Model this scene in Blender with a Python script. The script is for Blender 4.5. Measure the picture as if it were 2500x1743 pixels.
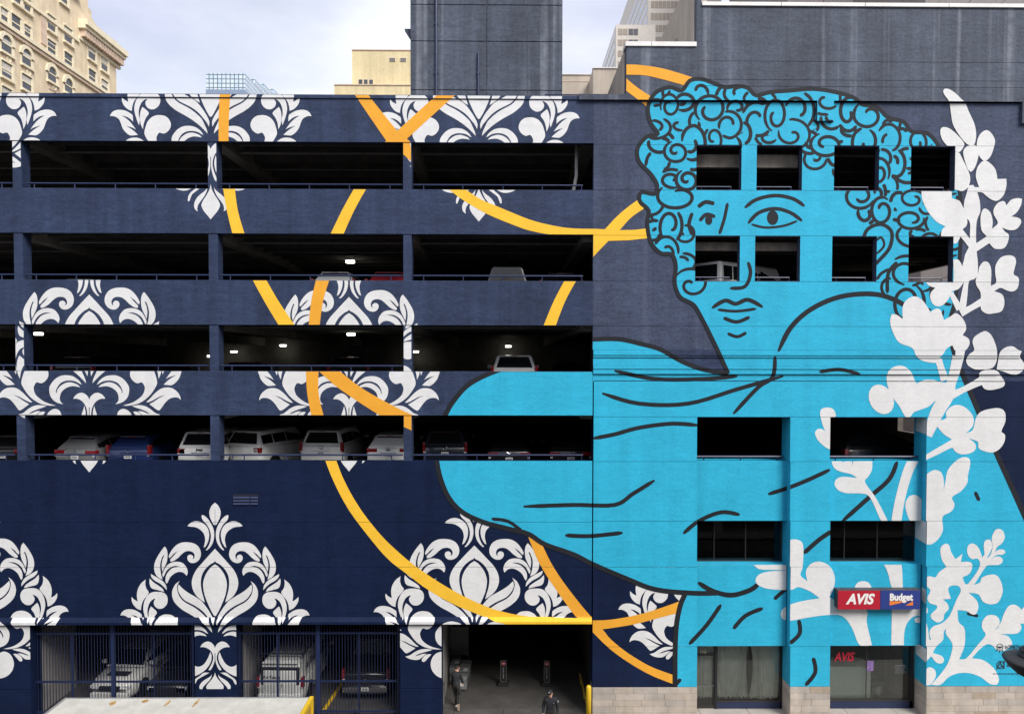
import bpy, bmesh, math, random
from mathutils import Vector, Matrix
from mathutils.geometry import delaunay_2d_cdt

for o in list(bpy.data.objects):
    bpy.data.objects.remove(o)
scene = bpy.context.scene
COL = scene.collection
rad = math.radians

# ------------------------------------------------------------------ camera
F, CX, CY = 1860.0, 1250.0, 937.0          # focal length and principal point of the 2500 x 1743 photograph
CAM = Vector((0.0, -30.0, 14.2))
ROT = (Matrix.Rotation(rad(-0.63), 3, 'Z') @ Matrix.Rotation(rad(90 - 1.6), 3, 'X') @ Matrix.Rotation(0.0017, 3, 'Z'))
cam_data = bpy.data.cameras.new('camera')
cam = bpy.data.objects.new('camera', cam_data)
COL.objects.link(cam)
cam.location = CAM
cam.rotation_euler = ROT.to_euler()
cam_data.sensor_fit = 'HORIZONTAL'
cam_data.sensor_width = 36.0
cam_data.lens = 36.0 * F / 2500.0
cam_data.shift_y = (CY - 871.5) / 2500.0
cam_data.clip_start = 0.1
cam_data.clip_end = 2000.0
scene.camera = cam

# ------------------------------------------------------------------ world, sun, exposure
SUN_EL, SUN_AZ = 42.0, 142.0               # the sun stands behind the camera, veiled by cloud
world = bpy.data.worlds.new('World')
scene.world = world
world.use_nodes = True
wt = world.node_tree
wt.nodes.clear()
def wn(t, **k):
    n = wt.nodes.new(t)
    for a, b in k.items():
        setattr(n, a, b)
    return n
w_out = wn('ShaderNodeOutputWorld')
w_bg = wn('ShaderNodeBackground')
w_bg.inputs['Strength'].default_value = 0.09
sky = wn('ShaderNodeTexSky', sky_type='NISHITA', sun_disc=False)
sky.sun_elevation = rad(SUN_EL)
sky.sun_rotation = rad(SUN_AZ)
sky.altitude = 50
sky.air_density = 1.0
sky.dust_density = 3.0
tc = wn('ShaderNodeTexCoord')
mp = wn('ShaderNodeMapping')
mp.inputs['Scale'].default_value = (1.0, 1.0, 2.2)
nz = wn('ShaderNodeTexNoise')
nz.inputs['Scale'].default_value = 2.3
nz.inputs['Detail'].default_value = 7.0
nz.inputs['Roughness'].default_value = 0.55
rp = wn('ShaderNodeValToRGB')
rp.color_ramp.elements[0].position = 0.30
rp.color_ramp.elements[0].color = (0.55, 0.55, 0.55, 1)
rp.color_ramp.elements[1].position = 0.62
rp.color_ramp.elements[1].color = (1, 1, 1, 1)
nz2 = wn('ShaderNodeTexNoise')
nz2.inputs['Scale'].default_value = 3.4
nz2.inputs['Detail'].default_value = 5.0
rp2 = wn('ShaderNodeValToRGB')
rp2.color_ramp.elements[0].position = 0.33
rp2.color_ramp.elements[0].color = (5.3, 5.5, 6.9, 1)
rp2.color_ramp.elements[1].position = 0.66
rp2.color_ramp.elements[1].color = (7.2, 7.4, 7.9, 1)
mx = wn('ShaderNodeMixRGB')
L = wt.links.new
L(tc.outputs['Generated'], mp.inputs['Vector'])
L(mp.outputs['Vector'], nz.inputs['Vector'])
L(mp.outputs['Vector'], nz2.inputs['Vector'])
L(nz.outputs['Fac'], rp.inputs['Fac'])
L(nz2.outputs['Fac'], rp2.inputs['Fac'])
L(rp.outputs['Color'], mx.inputs['Fac'])
L(sky.outputs['Color'], mx.inputs['Color1'])
L(rp2.outputs['Color'], mx.inputs['Color2'])
L(mx.outputs['Color'], w_bg.inputs['Color'])
L(w_bg.outputs['Background'], w_out.inputs['Surface'])

sun_data = bpy.data.lights.new('sun', 'SUN')
sun_data.energy = 2.3
sun_data.angle = rad(28)
sun_data.color = (1.0, 0.96, 0.9)
sun = bpy.data.objects.new('sun', sun_data)
COL.objects.link(sun)
sun.rotation_euler = (rad(90 - SUN_EL), 0, rad(180 - SUN_AZ) - 0.0)
scene.view_settings.view_transform = 'Standard'
scene.view_settings.look = 'None'
scene.view_settings.gamma = 1.0
scene.view_settings.use_curve_mapping = False
scene.view_settings.exposure = 0.76

# ------------------------------------------------------------------ surveying: photograph pixel -> point in the place
def ray(x, y):
    return ROT @ Vector(((x - CX) / F, -(y - CY) / F, -1.0))
def P(x, y, Y=0.0):
    d = ray(x, y); t = (Y - CAM.y) / d.y
    return CAM + d * t
def PX(x, y, X):
    d = ray(x, y); t = (X - CAM.x) / d.x
    return CAM + d * t
def PZ(x, y, Z):
    d = ray(x, y); t = (Z - CAM.z) / d.z
    return CAM + d * t
def zz(y, x=725, Y=0.0):
    return P(x, y, Y).z
def xx(x, y=800, Y=0.0):
    return P(x, y, Y).x

# ------------------------------------------------------------------ materials
def lin(c):
    return tuple(((v / 255.0) / 12.92) if v / 255.0 <= 0.04045 else (((v / 255.0) + 0.055) / 1.055) ** 2.4 for v in c)
MATS = {}
def mat(name, col, rough=0.6, var=0.12, scale=1.2, bump=0.0, bscale=40.0, metal=0.0, spec=0.5,
        streak=0.0, streak_col=None, emit=None, estr=0.0, coat=0.0, fine=0.05, trowel=0.0, patch=0.0):
    """procedural material: world-space blotches, vertical streaks, fine grain and relief"""
    if name in MATS:
        return MATS[name]
    m = bpy.data.materials.new(name)
    m.use_nodes = True
    t = m.node_tree; t.nodes.clear()
    N = t.nodes.new; K = t.links.new
    out = N('ShaderNodeOutputMaterial')
    b = N('ShaderNodeBsdfPrincipled')
    K(b.outputs[0], out.inputs[0])
    b.inputs['Roughness'].default_value = rough
    b.inputs['Metallic'].default_value = metal
    b.inputs['Specular IOR Level'].default_value = spec
    if coat:
        b.inputs['Coat Weight'].default_value = coat
        b.inputs['Coat Roughness'].default_value = 0.08
    geo = N('ShaderNodeNewGeometry')
    def noise(sc, det=5.0, vec=None, ro=0.6):
        n = N('ShaderNodeTexNoise')
        n.inputs['Scale'].default_value = sc; n.inputs['Detail'].default_value = det
        n.inputs['Roughness'].default_value = ro
        K(vec or geo.outputs['Position'], n.inputs['Vector'])
        return n.outputs['Fac']
    def mrange(sock, a, c, lo=0.3, hi=0.7):
        r = N('ShaderNodeMapRange')
        r.inputs[1].default_value = lo; r.inputs[2].default_value = hi
        r.inputs[3].default_value = a; r.inputs[4].default_value = c
        K(sock, r.inputs[0]); return r.outputs[0]
    def mul(a, c):
        q = N('ShaderNodeMath'); q.operation = 'MULTIPLY'
        K(a, q.inputs[0]); K(c, q.inputs[1]); return q.outputs[0]
    f = mrange(noise(scale), 1 - var, 1 + var)
    if fine:
        f = mul(f, mrange(noise(scale * 14, 3), 1 - fine, 1 + fine))
    if streak:
        mpn = N('ShaderNodeMapping'); mpn.inputs['Scale'].default_value = (1.6, 1.6, 0.10)
        K(geo.outputs['Position'], mpn.inputs['Vector'])
        f = mul(f, mrange(noise(1.0, 6, mpn.outputs[0]), 1 - streak, 1 + streak, 0.35, 0.65))
    if trowel:
        mpt = N('ShaderNodeMapping'); mpt.inputs['Scale'].default_value = (0.9, 0.9, 3.6)
        K(geo.outputs['Position'], mpt.inputs['Vector'])
        tn = N('ShaderNodeTexNoise'); tn.inputs['Scale'].default_value = 1.5; tn.inputs['Detail'].default_value = 8
        tn.inputs['Roughness'].default_value = 0.7; tn.inputs['Distortion'].default_value = 1.4
        K(mpt.outputs[0], tn.inputs['Vector'])
        f = mul(f, mrange(tn.outputs['Fac'], 1 - trowel, 1 + trowel, 0.38, 0.66))
    if patch:
        sp_ = N('ShaderNodeSeparateXYZ'); cm_ = N('ShaderNodeCombineXYZ'); br = N('ShaderNodeTexBrick')
        K(geo.outputs['Position'], sp_.inputs[0]); K(sp_.outputs[0], cm_.inputs[0]); K(sp_.outputs[2], cm_.inputs[1]); K(cm_.outputs[0], br.inputs['Vector'])
        br.inputs['Scale'].default_value = 1; br.inputs['Brick Width'].default_value = 2.7; br.inputs['Row Height'].default_value = 0.83; br.inputs['Mortar Size'].default_value = 0
        br.inputs['Color1'].default_value = (1 - patch,) * 3 + (1,); br.inputs['Color2'].default_value = (1 + patch,) * 3 + (1,)
        f = mul(f, br.outputs['Color'])
    vm = N('ShaderNodeVectorMath'); vm.operation = 'SCALE'
    vm.inputs[0].default_value = col[:3]
    K(f, vm.inputs['Scale'])
    base = vm.outputs[0]
    if streak_col:
        mp2 = N('ShaderNodeMapping'); mp2.inputs['Scale'].default_value = (1.5, 1.5, 0.035)
        K(geo.outputs['Position'], mp2.inputs['Vector'])
        s = mrange(noise(1.0, 3, mp2.outputs[0]), 0.0, 0.62, 0.56, 0.68)
        s = mul(s, mrange(noise(2.5, 6), 0.2, 1.0))
        mixn = N('ShaderNodeMixRGB'); K(s, mixn.inputs[0]); K(base, mixn.inputs[1])
        mixn.inputs[2].default_value = (*streak_col, 1); base = mixn.outputs[0]
    K(base, b.inputs['Base Color'])
    if bump:
        bp = N('ShaderNodeBump'); bp.inputs['Strength'].default_value = bump; bp.inputs['Distance'].default_value = 0.02
        K(noise(bscale, 6), bp.inputs['Height']); K(bp.outputs[0], b.inputs['Normal'])
    if emit:
        b.inputs['Emission Color'].default_value = (*emit, 1)
        b.inputs['Emission Strength'].default_value = estr
    MATS[name] = m
    return m
def glass(name, tint=(1, 1, 1), rough=0.02, refl=1.0):
    if name in MATS: return MATS[name]
    m = bpy.data.materials.new(name); m.use_nodes = True
    t = m.node_tree; t.nodes.clear(); N = t.nodes.new; K = t.links.new
    out = N('ShaderNodeOutputMaterial'); mixs = N('ShaderNodeMixShader'); tr = N('ShaderNodeBsdfTransparent')
    gl = N('ShaderNodeBsdfGlossy'); fr = N('ShaderNodeFresnel')
    fr.inputs['IOR'].default_value = 1.5
    tr.inputs[0].default_value = (*tint, 1); gl.inputs['Roughness'].default_value = rough
    gl.inputs['Color'].default_value = (refl, refl, refl, 1)
    geo = N('ShaderNodeNewGeometry'); nzz = N('ShaderNodeTexNoise'); nzz.inputs['Scale'].default_value = 0.9
    bp = N('ShaderNodeBump'); bp.inputs['Strength'].default_value = 0.03; bp.inputs['Distance'].default_value = 0.05
    K(geo.outputs['Position'], nzz.inputs['Vector']); K(nzz.outputs['Fac'], bp.inputs['Height']); K(bp.outputs[0], gl.inputs['Normal'])
    K(fr.outputs[0], mixs.inputs[0]); K(tr.outputs[0], mixs.inputs[1]); K(gl.outputs[0], mixs.inputs[2]); K(mixs.outputs[0], out.inputs[0])
    MATS[name] = m
    return m

NAVY = mat('navy_stucco', (0.028, 0.042, 0.088), 0.6, 0.12, 0.7, 0.7, 12, spec=0.2, streak=0.18, fine=0.14, trowel=0.20, patch=0.04)
NAVY_DEEP = mat('deep_navy_stucco', (0.0065, 0.0135, 0.043), 0.5, 0.10, 0.8, 0.4, 14, spec=0.15, streak=0.10, fine=0.08, trowel=0.14, patch=0.04)  # darker navy for the lower walls and piers
NAVY_HALL = mat('light_navy_stucco', (0.048, 0.062, 0.108), 0.65, 0.12, 0.6, 0.7, 12, spec=0.2, streak=0.14, trowel=0.20, patch=0.05, streak_col=(0.10, 0.118, 0.175), fine=0.18)  # lighter navy with pale vertical streaks for the upper right-hand walls
NAVY_OLD = mat('weathered_navy_stucco', (0.066, 0.078, 0.108), 0.65, 0.14, 0.6, 0.7, 12, spec=0.2, streak=0.22, trowel=0.16, patch=0.05, streak_col=(0.27, 0.29, 0.34), fine=0.16)
NAVY_METAL = mat('navy_enamel', (0.016, 0.026, 0.075), 0.35, 0.1, 3, 0.05, 60)
TURQ = mat('turquoise_paint', (0.028, 0.40, 0.605), 0.6, 0.05, 0.7, 0.5, 14, spec=0.2, streak=0.05, fine=0.05, trowel=0.07, patch=0.02)
WHITE_P = mat('white_mural_paint', (0.67, 0.67, 0.67), 0.6, 0.04, 1.4, 0.4, 14, spec=0.2, streak=0.03, fine=0.03, trowel=0.05)
FLOWER_P = mat('chalk_white_mural_paint', (0.68, 0.68, 0.675), 0.6, 0.04, 1.2, 0.4, 14, spec=0.2, streak=0.03, fine=0.03, trowel=0.05)
ORANGE_P = mat('orange_mural_paint', (0.76, 0.35, 0.035), 0.6, 0.07, 1.2, 0.3, 16, spec=0.2, fine=0.04)
YELLOW_P = mat('golden_mural_paint', (0.84, 0.49, 0.04), 0.6, 0.07, 1.2, 0.3, 16, spec=0.2, fine=0.04)
BLACK_P = mat('black_mural_paint', (0.016, 0.018, 0.023), 0.6, 0.15, 0.8, 0.3, 16, spec=0.2, fine=0.05)
CONC = mat('dark_concrete', (0.13, 0.118, 0.105), 0.85, 0.3, 0.8, 0.4, 12, streak=0.1, fine=0.12)
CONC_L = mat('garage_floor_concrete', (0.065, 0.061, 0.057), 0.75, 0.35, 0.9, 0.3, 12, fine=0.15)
STONE = [mat('stone_block_%s' % n, c, 0.75, 0.14, 2.2, 0.35, 26, streak=0.12, fine=0.10) for n, c in
         (('pale', (0.44, 0.385, 0.335)), ('warm', (0.405, 0.35, 0.295)), ('grey', (0.375, 0.335, 0.30)), ('tan', (0.35, 0.285, 0.22)))]
MORTAR = mat('mortar', (0.25, 0.22, 0.19), 0.9, 0.2, 3)
WHITE_METAL = mat('white_coping', (0.72, 0.70, 0.68), 0.5, 0.08, 1.0, 0.05, 30, streak=0.08)
BEIGE = mat('beige_wall', (0.46, 0.40, 0.33), 0.8, 0.12, 0.5, 0.2, 8, streak=0.1)
BLACK = mat('black_plastic', (0.012, 0.012, 0.013), 0.5, 0.2, 4)
RUBBER = mat('tyre_rubber', (0.015, 0.015, 0.015), 0.8, 0.2, 6)
CHROME = mat('chrome', (0.6, 0.6, 0.6), 0.15, 0.05, 6, metal=1.0)
DGLASS = mat('tinted_glass', (0.008, 0.009, 0.010), 0.06, 0.1, 2, spec=0.6)
TAIL = mat('red_lamp_lens', (0.20, 0.008, 0.010), 0.15, 0.1, 6, coat=0.6)
LENS = mat('clear_lamp_lens', (0.55, 0.56, 0.58), 0.12, 0.1, 6, coat=0.6)
PLATE = mat('licence_plate_white', (0.62, 0.63, 0.62), 0.5, 0.1, 30)
YEL = mat('safety_yellow', (0.72, 0.46, 0.02), 0.45, 0.12, 3, 0.1, 30)
PANE = glass('window_glass', (0.93, 0.96, 0.94))
PANE_D = glass('smoked_window_glass', (0.30, 0.30, 0.29))

# ------------------------------------------------------------------ mesh helpers
def link(o, parent=None):
    COL.objects.link(o)
    if parent is not None:
        o.parent = parent
    return o
def mesh_obj(name, verts, faces, m, parent=None, smooth=False):
    me = bpy.data.meshes.new(name)
    me.from_pydata([tuple(v) for v in verts], [], faces)
    if smooth:
        me.polygons.foreach_set('use_smooth', [True] * len(me.polygons))
    if m is not None:
        me.materials.append(m)
    me.update()
    return link(bpy.data.objects.new(name, me), parent)
def bm_obj(name, bm, m, parent=None, smooth=False):
    bmesh.ops.recalc_face_normals(bm, faces=bm.faces)
    me = bpy.data.meshes.new(name)
    bm.to_mesh(me); bm.free()
    if smooth:
        me.polygons.foreach_set('use_smooth', [True] * len(me.polygons))
    if m is not None:
        me.materials.append(m)
    return link(bpy.data.objects.new(name, me), parent)
def empty(name, loc, label, cat, group=None, rz=0.0):
    o = bpy.data.objects.new(name, None)
    o.empty_display_size = 0.2
    o.location = loc; o.rotation_euler = (0, 0, rz)
    COL.objects.link(o)
    tag(o, label, cat, group)
    return o
def tag(o, label=None, cat=None, group=None, kind=None):
    if label: o['label'] = label
    if cat: o['category'] = cat
    if group: o['group'] = group
    if kind: o['kind'] = kind
    return o
BF = [(0, 1, 2, 3), (7, 6, 5, 4), (0, 4, 5, 1), (1, 5, 6, 2), (2, 6, 7, 3), (3, 7, 4, 0)]
def bverts(x0, x1, y0, y1, z0, z1):
    return [(x0, y0, z0), (x0, y1, z0), (x1, y1, z0), (x1, y0, z0), (x0, y0, z1), (x0, y1, z1), (x1, y1, z1), (x1, y0, z1)]
def add_box(bm, x0, x1, y0, y1, z0, z1, bev=0.0):
    vs = [bm.verts.new(v) for v in bverts(x0, x1, y0, y1, z0, z1)]
    fs = [bm.faces.new([vs[i] for i in f]) for f in BF]
    if bev:
        es = list({e for f in fs for e in f.edges})
        bmesh.ops.bevel(bm, geom=es, offset=bev, segments=2, affect='EDGES', profile=0.6)
def box(name, x0, x1, y0, y1, z0, z1, m, parent=None, bev=0.0, loc=None):
    """box as an object; with loc it is relative to the parent"""
    bm = bmesh.new()
    add_box(bm, min(x0, x1), max(x0, x1), min(y0, y1), max(y0, y1), min(z0, z1), max(z0, z1), bev)
    return bm_obj(name, bm, m, parent)
def add_tube(bm, p, q, r, n=8, r2=None):
    p, q = Vector(p), Vector(q); d = (q - p).normalized()
    a = d.orthogonal().normalized(); b = d.cross(a)
    r2 = r if r2 is None else r2
    A = [bm.verts.new(p + (a * math.cos(2 * math.pi * i / n) + b * math.sin(2 * math.pi * i / n)) * r) for i in range(n)]
    B = [bm.verts.new(q + (a * math.cos(2 * math.pi * i / n) + b * math.sin(2 * math.pi * i / n)) * r2) for i in range(n)]
    for i in range(n):
        bm.faces.new((A[i], A[(i + 1) % n], B[(i + 1) % n], B[i]))
    bm.faces.new(A[::-1]); bm.faces.new(B)
def tube(name, p, q, r, m, parent=None, n=8, r2=None):
    bm = bmesh.new(); add_tube(bm, p, q, r, n, r2)
    return bm_obj(name, bm, m, parent)
def lathe(bm, prof, n=24, axis='Z', origin=(0, 0, 0)):
    """surface of revolution from (radius, height) pairs"""
    o = Vector(origin); rings = []
    for r, h in prof:
        ring = []
        for i in range(n):
            a = 2 * math.pi * i / n
            v = Vector((r * math.cos(a), r * math.sin(a), h))
            if axis == 'X': v = Vector((h, v.x, v.y))
            if axis == 'Y': v = Vector((v.x, h, v.y))
            ring.append(bm.verts.new(o + v))
        rings.append(ring)
    for k in range(len(rings) - 1):
        for i in range(n):
            bm.faces.new((rings[k][i], rings[k][(i + 1) % n], rings[k + 1][(i + 1) % n], rings[k + 1][i]))
    if prof[0][0] > 1e-4: bm.faces.new(rings[0][::-1])
    if prof[-1][0] > 1e-4: bm.faces.new(rings[-1])
def loft(bm, rings):
    R = [[bm.verts.new(v) for v in r] for r in rings]
    n = len(R[0])
    for k in range(len(R) - 1):
        for i in range(n):
            bm.faces.new((R[k][i], R[k][(i + 1) % n], R[k + 1][(i + 1) % n], R[k + 1][i]))
    bm.faces.new(R[0][::-1]); bm.faces.new(R[-1])
def text_obj(name, s, size, m, parent=None, bold=0.0, shear=0.0, loc=(0, 0, 0), rot=(rad(90), 0, 0), thick=0.004, width=None, space=1.0):
    cu = bpy.data.curves.new(name, 'FONT')
    cu.body = s; cu.size = size; cu.offset = bold; cu.shear = shear; cu.extrude = thick
    cu.align_x = 'CENTER'; cu.align_y = 'CENTER'; cu.space_character = space; cu.resolution_u = 3
    tmp = bpy.data.objects.new(name + '_tmp', cu)
    COL.objects.link(tmp)
    dg = bpy.context.evaluated_depsgraph_get()
    me = bpy.data.meshes.new_from_object(tmp.evaluated_get(dg))
    bpy.data.objects.remove(tmp); bpy.data.curves.remove(cu)
    me.materials.clear(); me.materials.append(m)
    if width:
        xs = [v.co.x for v in me.vertices]; k = width / (max(xs) - min(xs))
        for v in me.vertices: v.co.x *= k
    o = link(bpy.data.objects.new(name, me), parent)
    o.location = loc; o.rotation_euler = rot
    return o

# ------------------------------------------------------------------ mural helpers
def smooth_closed(pts, sub=3):
    n = len(pts); out = []
    V = [Vector(p) for p in pts]
    tan = []
    for i in range(n):
        a, b, c = V[i - 1], V[i], V[(i + 1) % n]
        u, w = (b - a), (c - b)
        if u.length < 1e-6 or w.length < 1e-6 or u.angle(w) > rad(82):
            tan.append(None)
        else:
            tan.append((c - a) * 0.5)
    for i in range(n):
        p, q = V[i], V[(i + 1) % n]
        d = q - p
        t0 = tan[i] if tan[i] is not None else d
        t1 = tan[(i + 1) % n] if tan[(i + 1) % n] is not None else d
        if t0.length > d.length * 1.2: t0 = t0.normalized() * d.length * 1.2
        if t1.length > d.length * 1.2: t1 = t1.normalized() * d.length * 1.2
        for k in range(sub):
            s = k / sub
            h00 = 2 * s**3 - 3 * s**2 + 1; h10 = s**3 - 2 * s**2 + s; h01 = -2 * s**3 + 3 * s**2; h11 = s**3 - s**2
            r = p * h00 + t0 * h10 + q * h01 + t1 * h11
            out.append((r.x, r.y))
    return out
def smooth_open(pts, sub=5):
    """Catmull-Rom through points that may carry a width as third value"""
    V = [Vector(p) for p in pts]; out = []
    for i in range(len(V) - 1):
        p0 = V[max(i - 1, 0)]; p1 = V[i]; p2 = V[i + 1]; p3 = V[min(i + 2, len(V) - 1)]
        for k in range(sub):
            t = k / sub
            out.append(0.5 * ((2 * p1) + (p2 - p0) * t + (2 * p0 - 5 * p1 + 4 * p2 - p3) * t * t + (3 * p1 - p0 - 3 * p2 + p3) * t**3))
    out.append(V[-1]); return out
class Chain(list):
    pass
def stroke(pts, w, taper=True, sub=5):
    """brush stroke along a path -> closed outline; w is the width in pixels"""
    pp = smooth_open([(p[0], p[1], p[2] if len(p) > 2 else w) for p in pts], sub)
    n = len(pp); Lf, Rt = [], []
    for i, p in enumerate(pp):
        a = pp[max(i - 1, 0)]; b = pp[min(i + 1, n - 1)]
        d = Vector((b.x - a.x, b.y - a.y)); d = d.normalized() if d.length > 1e-6 else Vector((1, 0))
        nr = Vector((-d.y, d.x)); k = p.z * 0.5
        if taper:
            e = min(i, n - 1 - i) / max(1, (n - 1))
            k *= min(1.0, 0.45 + e * 6)
        Lf.append((p.x + nr.x * k, p.y + nr.y * k)); Rt.append((p.x - nr.x * k, p.y - nr.y * k))
    return Chain([Lf[i], Lf[i + 1], Rt[i + 1], Rt[i]] for i in range(n - 1))
def ell(cx, cy, rx, ry, deg=0.0, n=20):
    c, s = math.cos(rad(deg)), math.sin(rad(deg))
    return [(cx + rx * math.cos(2 * math.pi * i / n) * c - ry * math.sin(2 * math.pi * i / n) * s,
             cy + rx * math.cos(2 * math.pi * i / n) * s + ry * math.sin(2 * math.pi * i / n) * c) for i in range(n)]
def tr(pts, x0, y0, s):
    return [(x0 + p[0] * s, y0 + p[1] * s) + tuple(v * s for v in p[2:]) for p in pts]
def in_poly(px, py, pl):
    c = False
    for i in range(len(pl)):
        (ax, ay), (bx, by) = pl[i - 1][:2], pl[i][:2]
        if (ay > py) != (by > py) and px < (bx - ax) * (py - ay) / (by - ay + 1e-12) + ax: c = not c
    return c
def triangulate(polys):
    vs, fs = [], []
    flat, oriented = [], []
    for p in polys:
        flat += list(p) if isinstance(p, Chain) else [p]
    for p in flat:
        if sum(p[i - 1][0] * p[i][1] - p[i][0] * p[i - 1][1] for i in range(len(p))) < 0: p = p[::-1]
        oriented.append(p)
        b = len(vs)
        vs += [Vector((q[0], q[1])) for q in p]
        fs.append(list(range(b, b + len(p))))
    r = delaunay_2d_cdt(vs, [], fs, 1, 1e-4)
    keep = []
    for f, src in zip(r[2], r[5]):
        t = [(r[0][i].x, r[0][i].y) for i in f]
        cx_, cy_ = sum(p[0] for p in t) / len(t), sum(p[1] for p in t) / len(t)
        if any(in_poly(cx_, cy_, oriented[k]) for k in src): keep.append(t)
    return keep
def clip_rect(poly, x0, x1, z0, z1):
    def cut(pl, f, inter):
        out = []
        for i in range(len(pl)):
            a, b = pl[i - 1], pl[i]
            fa, fb = f(a), f(b)
            if (fa < 0) != (fb < 0): 
                t = fa / (fa - fb); out.append((a[0] + (b[0] - a[0]) * t, a[1] + (b[1] - a[1]) * t))
            if fb >= 0: out.append(b)
        return out
    for f in (lambda p: p[0] - x0, lambda p: x1 - p[0], lambda p: p[1] - z0, lambda p: z1 - p[1]):
        if len(poly) < 3: return []
        poly = cut(poly, f, None)
    return poly if len(poly) >= 3 else []
def paint(name, polys, surfaces, lift, m, parent, split=None, label=None):
    """coat of paint: outlines surveyed on the photograph, laid on each wall face of `surfaces` (x0,x1,z0,z1,y)"""
    tris = triangulate(polys)
    verts, faces = [], []
    cache = {}
    for s_ in surfaces:
        x0, x1, z0, z1, y = s_[:5]; yt = s_[5] if len(s_) > 5 else y      # a sixth value: depth at the top of a sloping face
        if y not in cache:
            q = []
            for t in tris:
                w = [P(a, b, y) for a, b in t]
                q.append(([(v.x, v.z) for v in w], min(v.x for v in w), max(v.x for v in w), min(v.z for v in w), max(v.z for v in w)))
            cache[y] = q
        for poly, ax, bx, az, bz in cache[y]:
            if bx < x0 or ax > x1 or bz < z0 or az > z1: continue
            c = clip_rect(poly, x0, x1, z0, z1)
            if not c: continue
            b = len(verts)
            verts += [(v[0], y + (yt - y) * (v[1] - z0) / (z1 - z0) - lift, v[1]) for v in c]
            area = sum(c[i - 1][0] * c[i][1] - c[i][0] * c[i - 1][1] for i in range(len(c)))
            ids = list(range(b, b + len(c)))
            faces.append(ids if area > 0 else ids[::-1])
    if not faces: return None
    if not split:
        return mesh_obj(name, verts, faces, m, parent)
    # one object for each connected patch of paint
    par = {}
    def find(k):
        while par.setdefault(k, k) != k:
            par[k] = par[par[k]]; k = par[k]
        return k
    keys = [(round(v[0], 3), round(v[1], 3), round(v[2], 3)) for v in verts]
    for f in faces:
        r0 = find(keys[f[0]])
        for i in f[1:]: par[find(keys[i])] = r0
    groups = {}
    for f in faces: groups.setdefault(find(keys[f[0]]), []).append(f)
    for fs_ in groups.values():
        ids = sorted({i for f in fs_ for i in f}); mp_ = {i: k for k, i in enumerate(ids)}
        split(mesh_obj(name, [verts[i] for i in ids], [[mp_[i] for i in f] for f in fs_], m, parent))

# ================================================================== the ground
street = box('street', -120, 120, -26, -4.2, -0.5, -0.14, mat('asphalt', (0.05, 0.05, 0.052), 0.85, 0.2, 0.8, 0.3, 30))
tag(street, kind='structure')
terrain = box('ground', -600, 600, -300, 700, -1.6, -0.52, mat('bare_ground', (0.12, 0.11, 0.10), 0.9, 0.2, 0.1))
tag(terrain, kind='structure')
SIDEW = mat('sidewalk_concrete', (0.42, 0.39, 0.35), 0.85, 0.15, 1.5, 0.2, 30)
DRIVE = mat('driveway_concrete', (0.08, 0.075, 0.07), 0.8, 0.35, 1.1, 0.3, 14, fine=0.18)
pavement = empty('pavement', (0, 0, 0), None, None)
pavement['kind'] = 'structure'
for i in range(40):
    x_ = -40 + i * 2.0
    box('paving_slab', x_ + 0.01, x_ + 1.99, -3.95, 0.95, -0.3, 0.0, SIDEW if x_ > 3.3 else DRIVE, pavement)
box('kerb', -40, 40, -4.2, -3.97, -0.5, 0.005, mat('kerb_stone', (0.36, 0.35, 0.33), 0.8, 0.15, 2), pavement)

# ================================================================== parking garage (left part of the facade)
XL, XR = -24.0, xx(1447, 900)
garage = empty('parking_garage', (-5, 0, 0), 'navy blue open parking garage with white damask mural and golden ribbons', 'building')
def gp(o):          # parts are modelled in world coordinates
    o.matrix_parent_inverse = garage.matrix_world.inverted() if False else Matrix.Translation((5, 0, 0))
    return o
zPT, zPB = zz(233), zz(347)
zAS, zBT, zBS, zCT, zCS, zDT, zDS = zz(461.5), zz(571), zz(684.5), zz(793.5), zz(906), zz(1014), zz(1124.5)
zF1, zF0 = zz(1508), zz(1521)
G_SURF = []
T = 0.28
for nm, z0, z1 in (('spandrel', zPB, zPT - 0.13), ('spandrel', zBT, zAS), ('spandrel', zCT, zBS), ('spandrel', zDT, zCS)):
    gp(box(nm, XL, XR, 0, T, z0, z1, NAVY, garage, 0.012))
    G_SURF.append((XL, XR, z0 + .012, z1 - .012, 0.0))
# parapet coping, slightly proud and rounded
bm = bmesh.new()
add_box(bm, XL, XR + .03, -0.05, T + 0.08, zPT - 0.13, zPT + 0.02, 0.02)
gp(bm_obj('coping', bm, NAVY, garage))
G_SURF.append((XL, XR, zPT - 0.11, zPT - 0.002, -0.05))
# ground-floor wall in cast bands with open joints
zJ1, zJ2 = zz(1274.5), zz(1384)
for z0, z1 in ((zJ1 + .006, zDS), (zJ2 + .006, zJ1 - .006), (zz(1506) + .001, zJ2 - .006)):
    gp(box('wall_band', XL, XR, 0, T, z0, z1, NAVY_DEEP, garage))
    G_SURF.append((XL, XR, z0, z1, 0.0))
gp(box('wall_backing', XL, XR, 0.012, T + .05, zF1, zDS - .05, NAVY_DEEP, garage))
# fascia above the ground-floor openings with a sloping weathering
bm = bmesh.new()
fz0, fz1 = zF0, zz(1515)
pr = [(0.0, zz(1506)), (-0.16, fz1), (-0.16, fz0), (0.25, fz0), (0.25, zz(1506))]
A = [bm.verts.new((XL, y, z)) for y, z in pr]; B = [bm.verts.new((XR, y, z)) for y, z in pr]
for i in range(5): bm.faces.new((A[i], A[(i + 1) % 5], B[(i + 1) % 5], B[i]))
bm.faces.new(A); bm.faces.new(B)
gp(bm_obj('fascia', bm, NAVY_DEEP, garage))
G_SURF.append((XL, XR, fz0 + .003, fz1, -0.16))
G_SURF.append((XL, XR, fz1 + .001, zz(1506), -0.16, 0.0))
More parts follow.
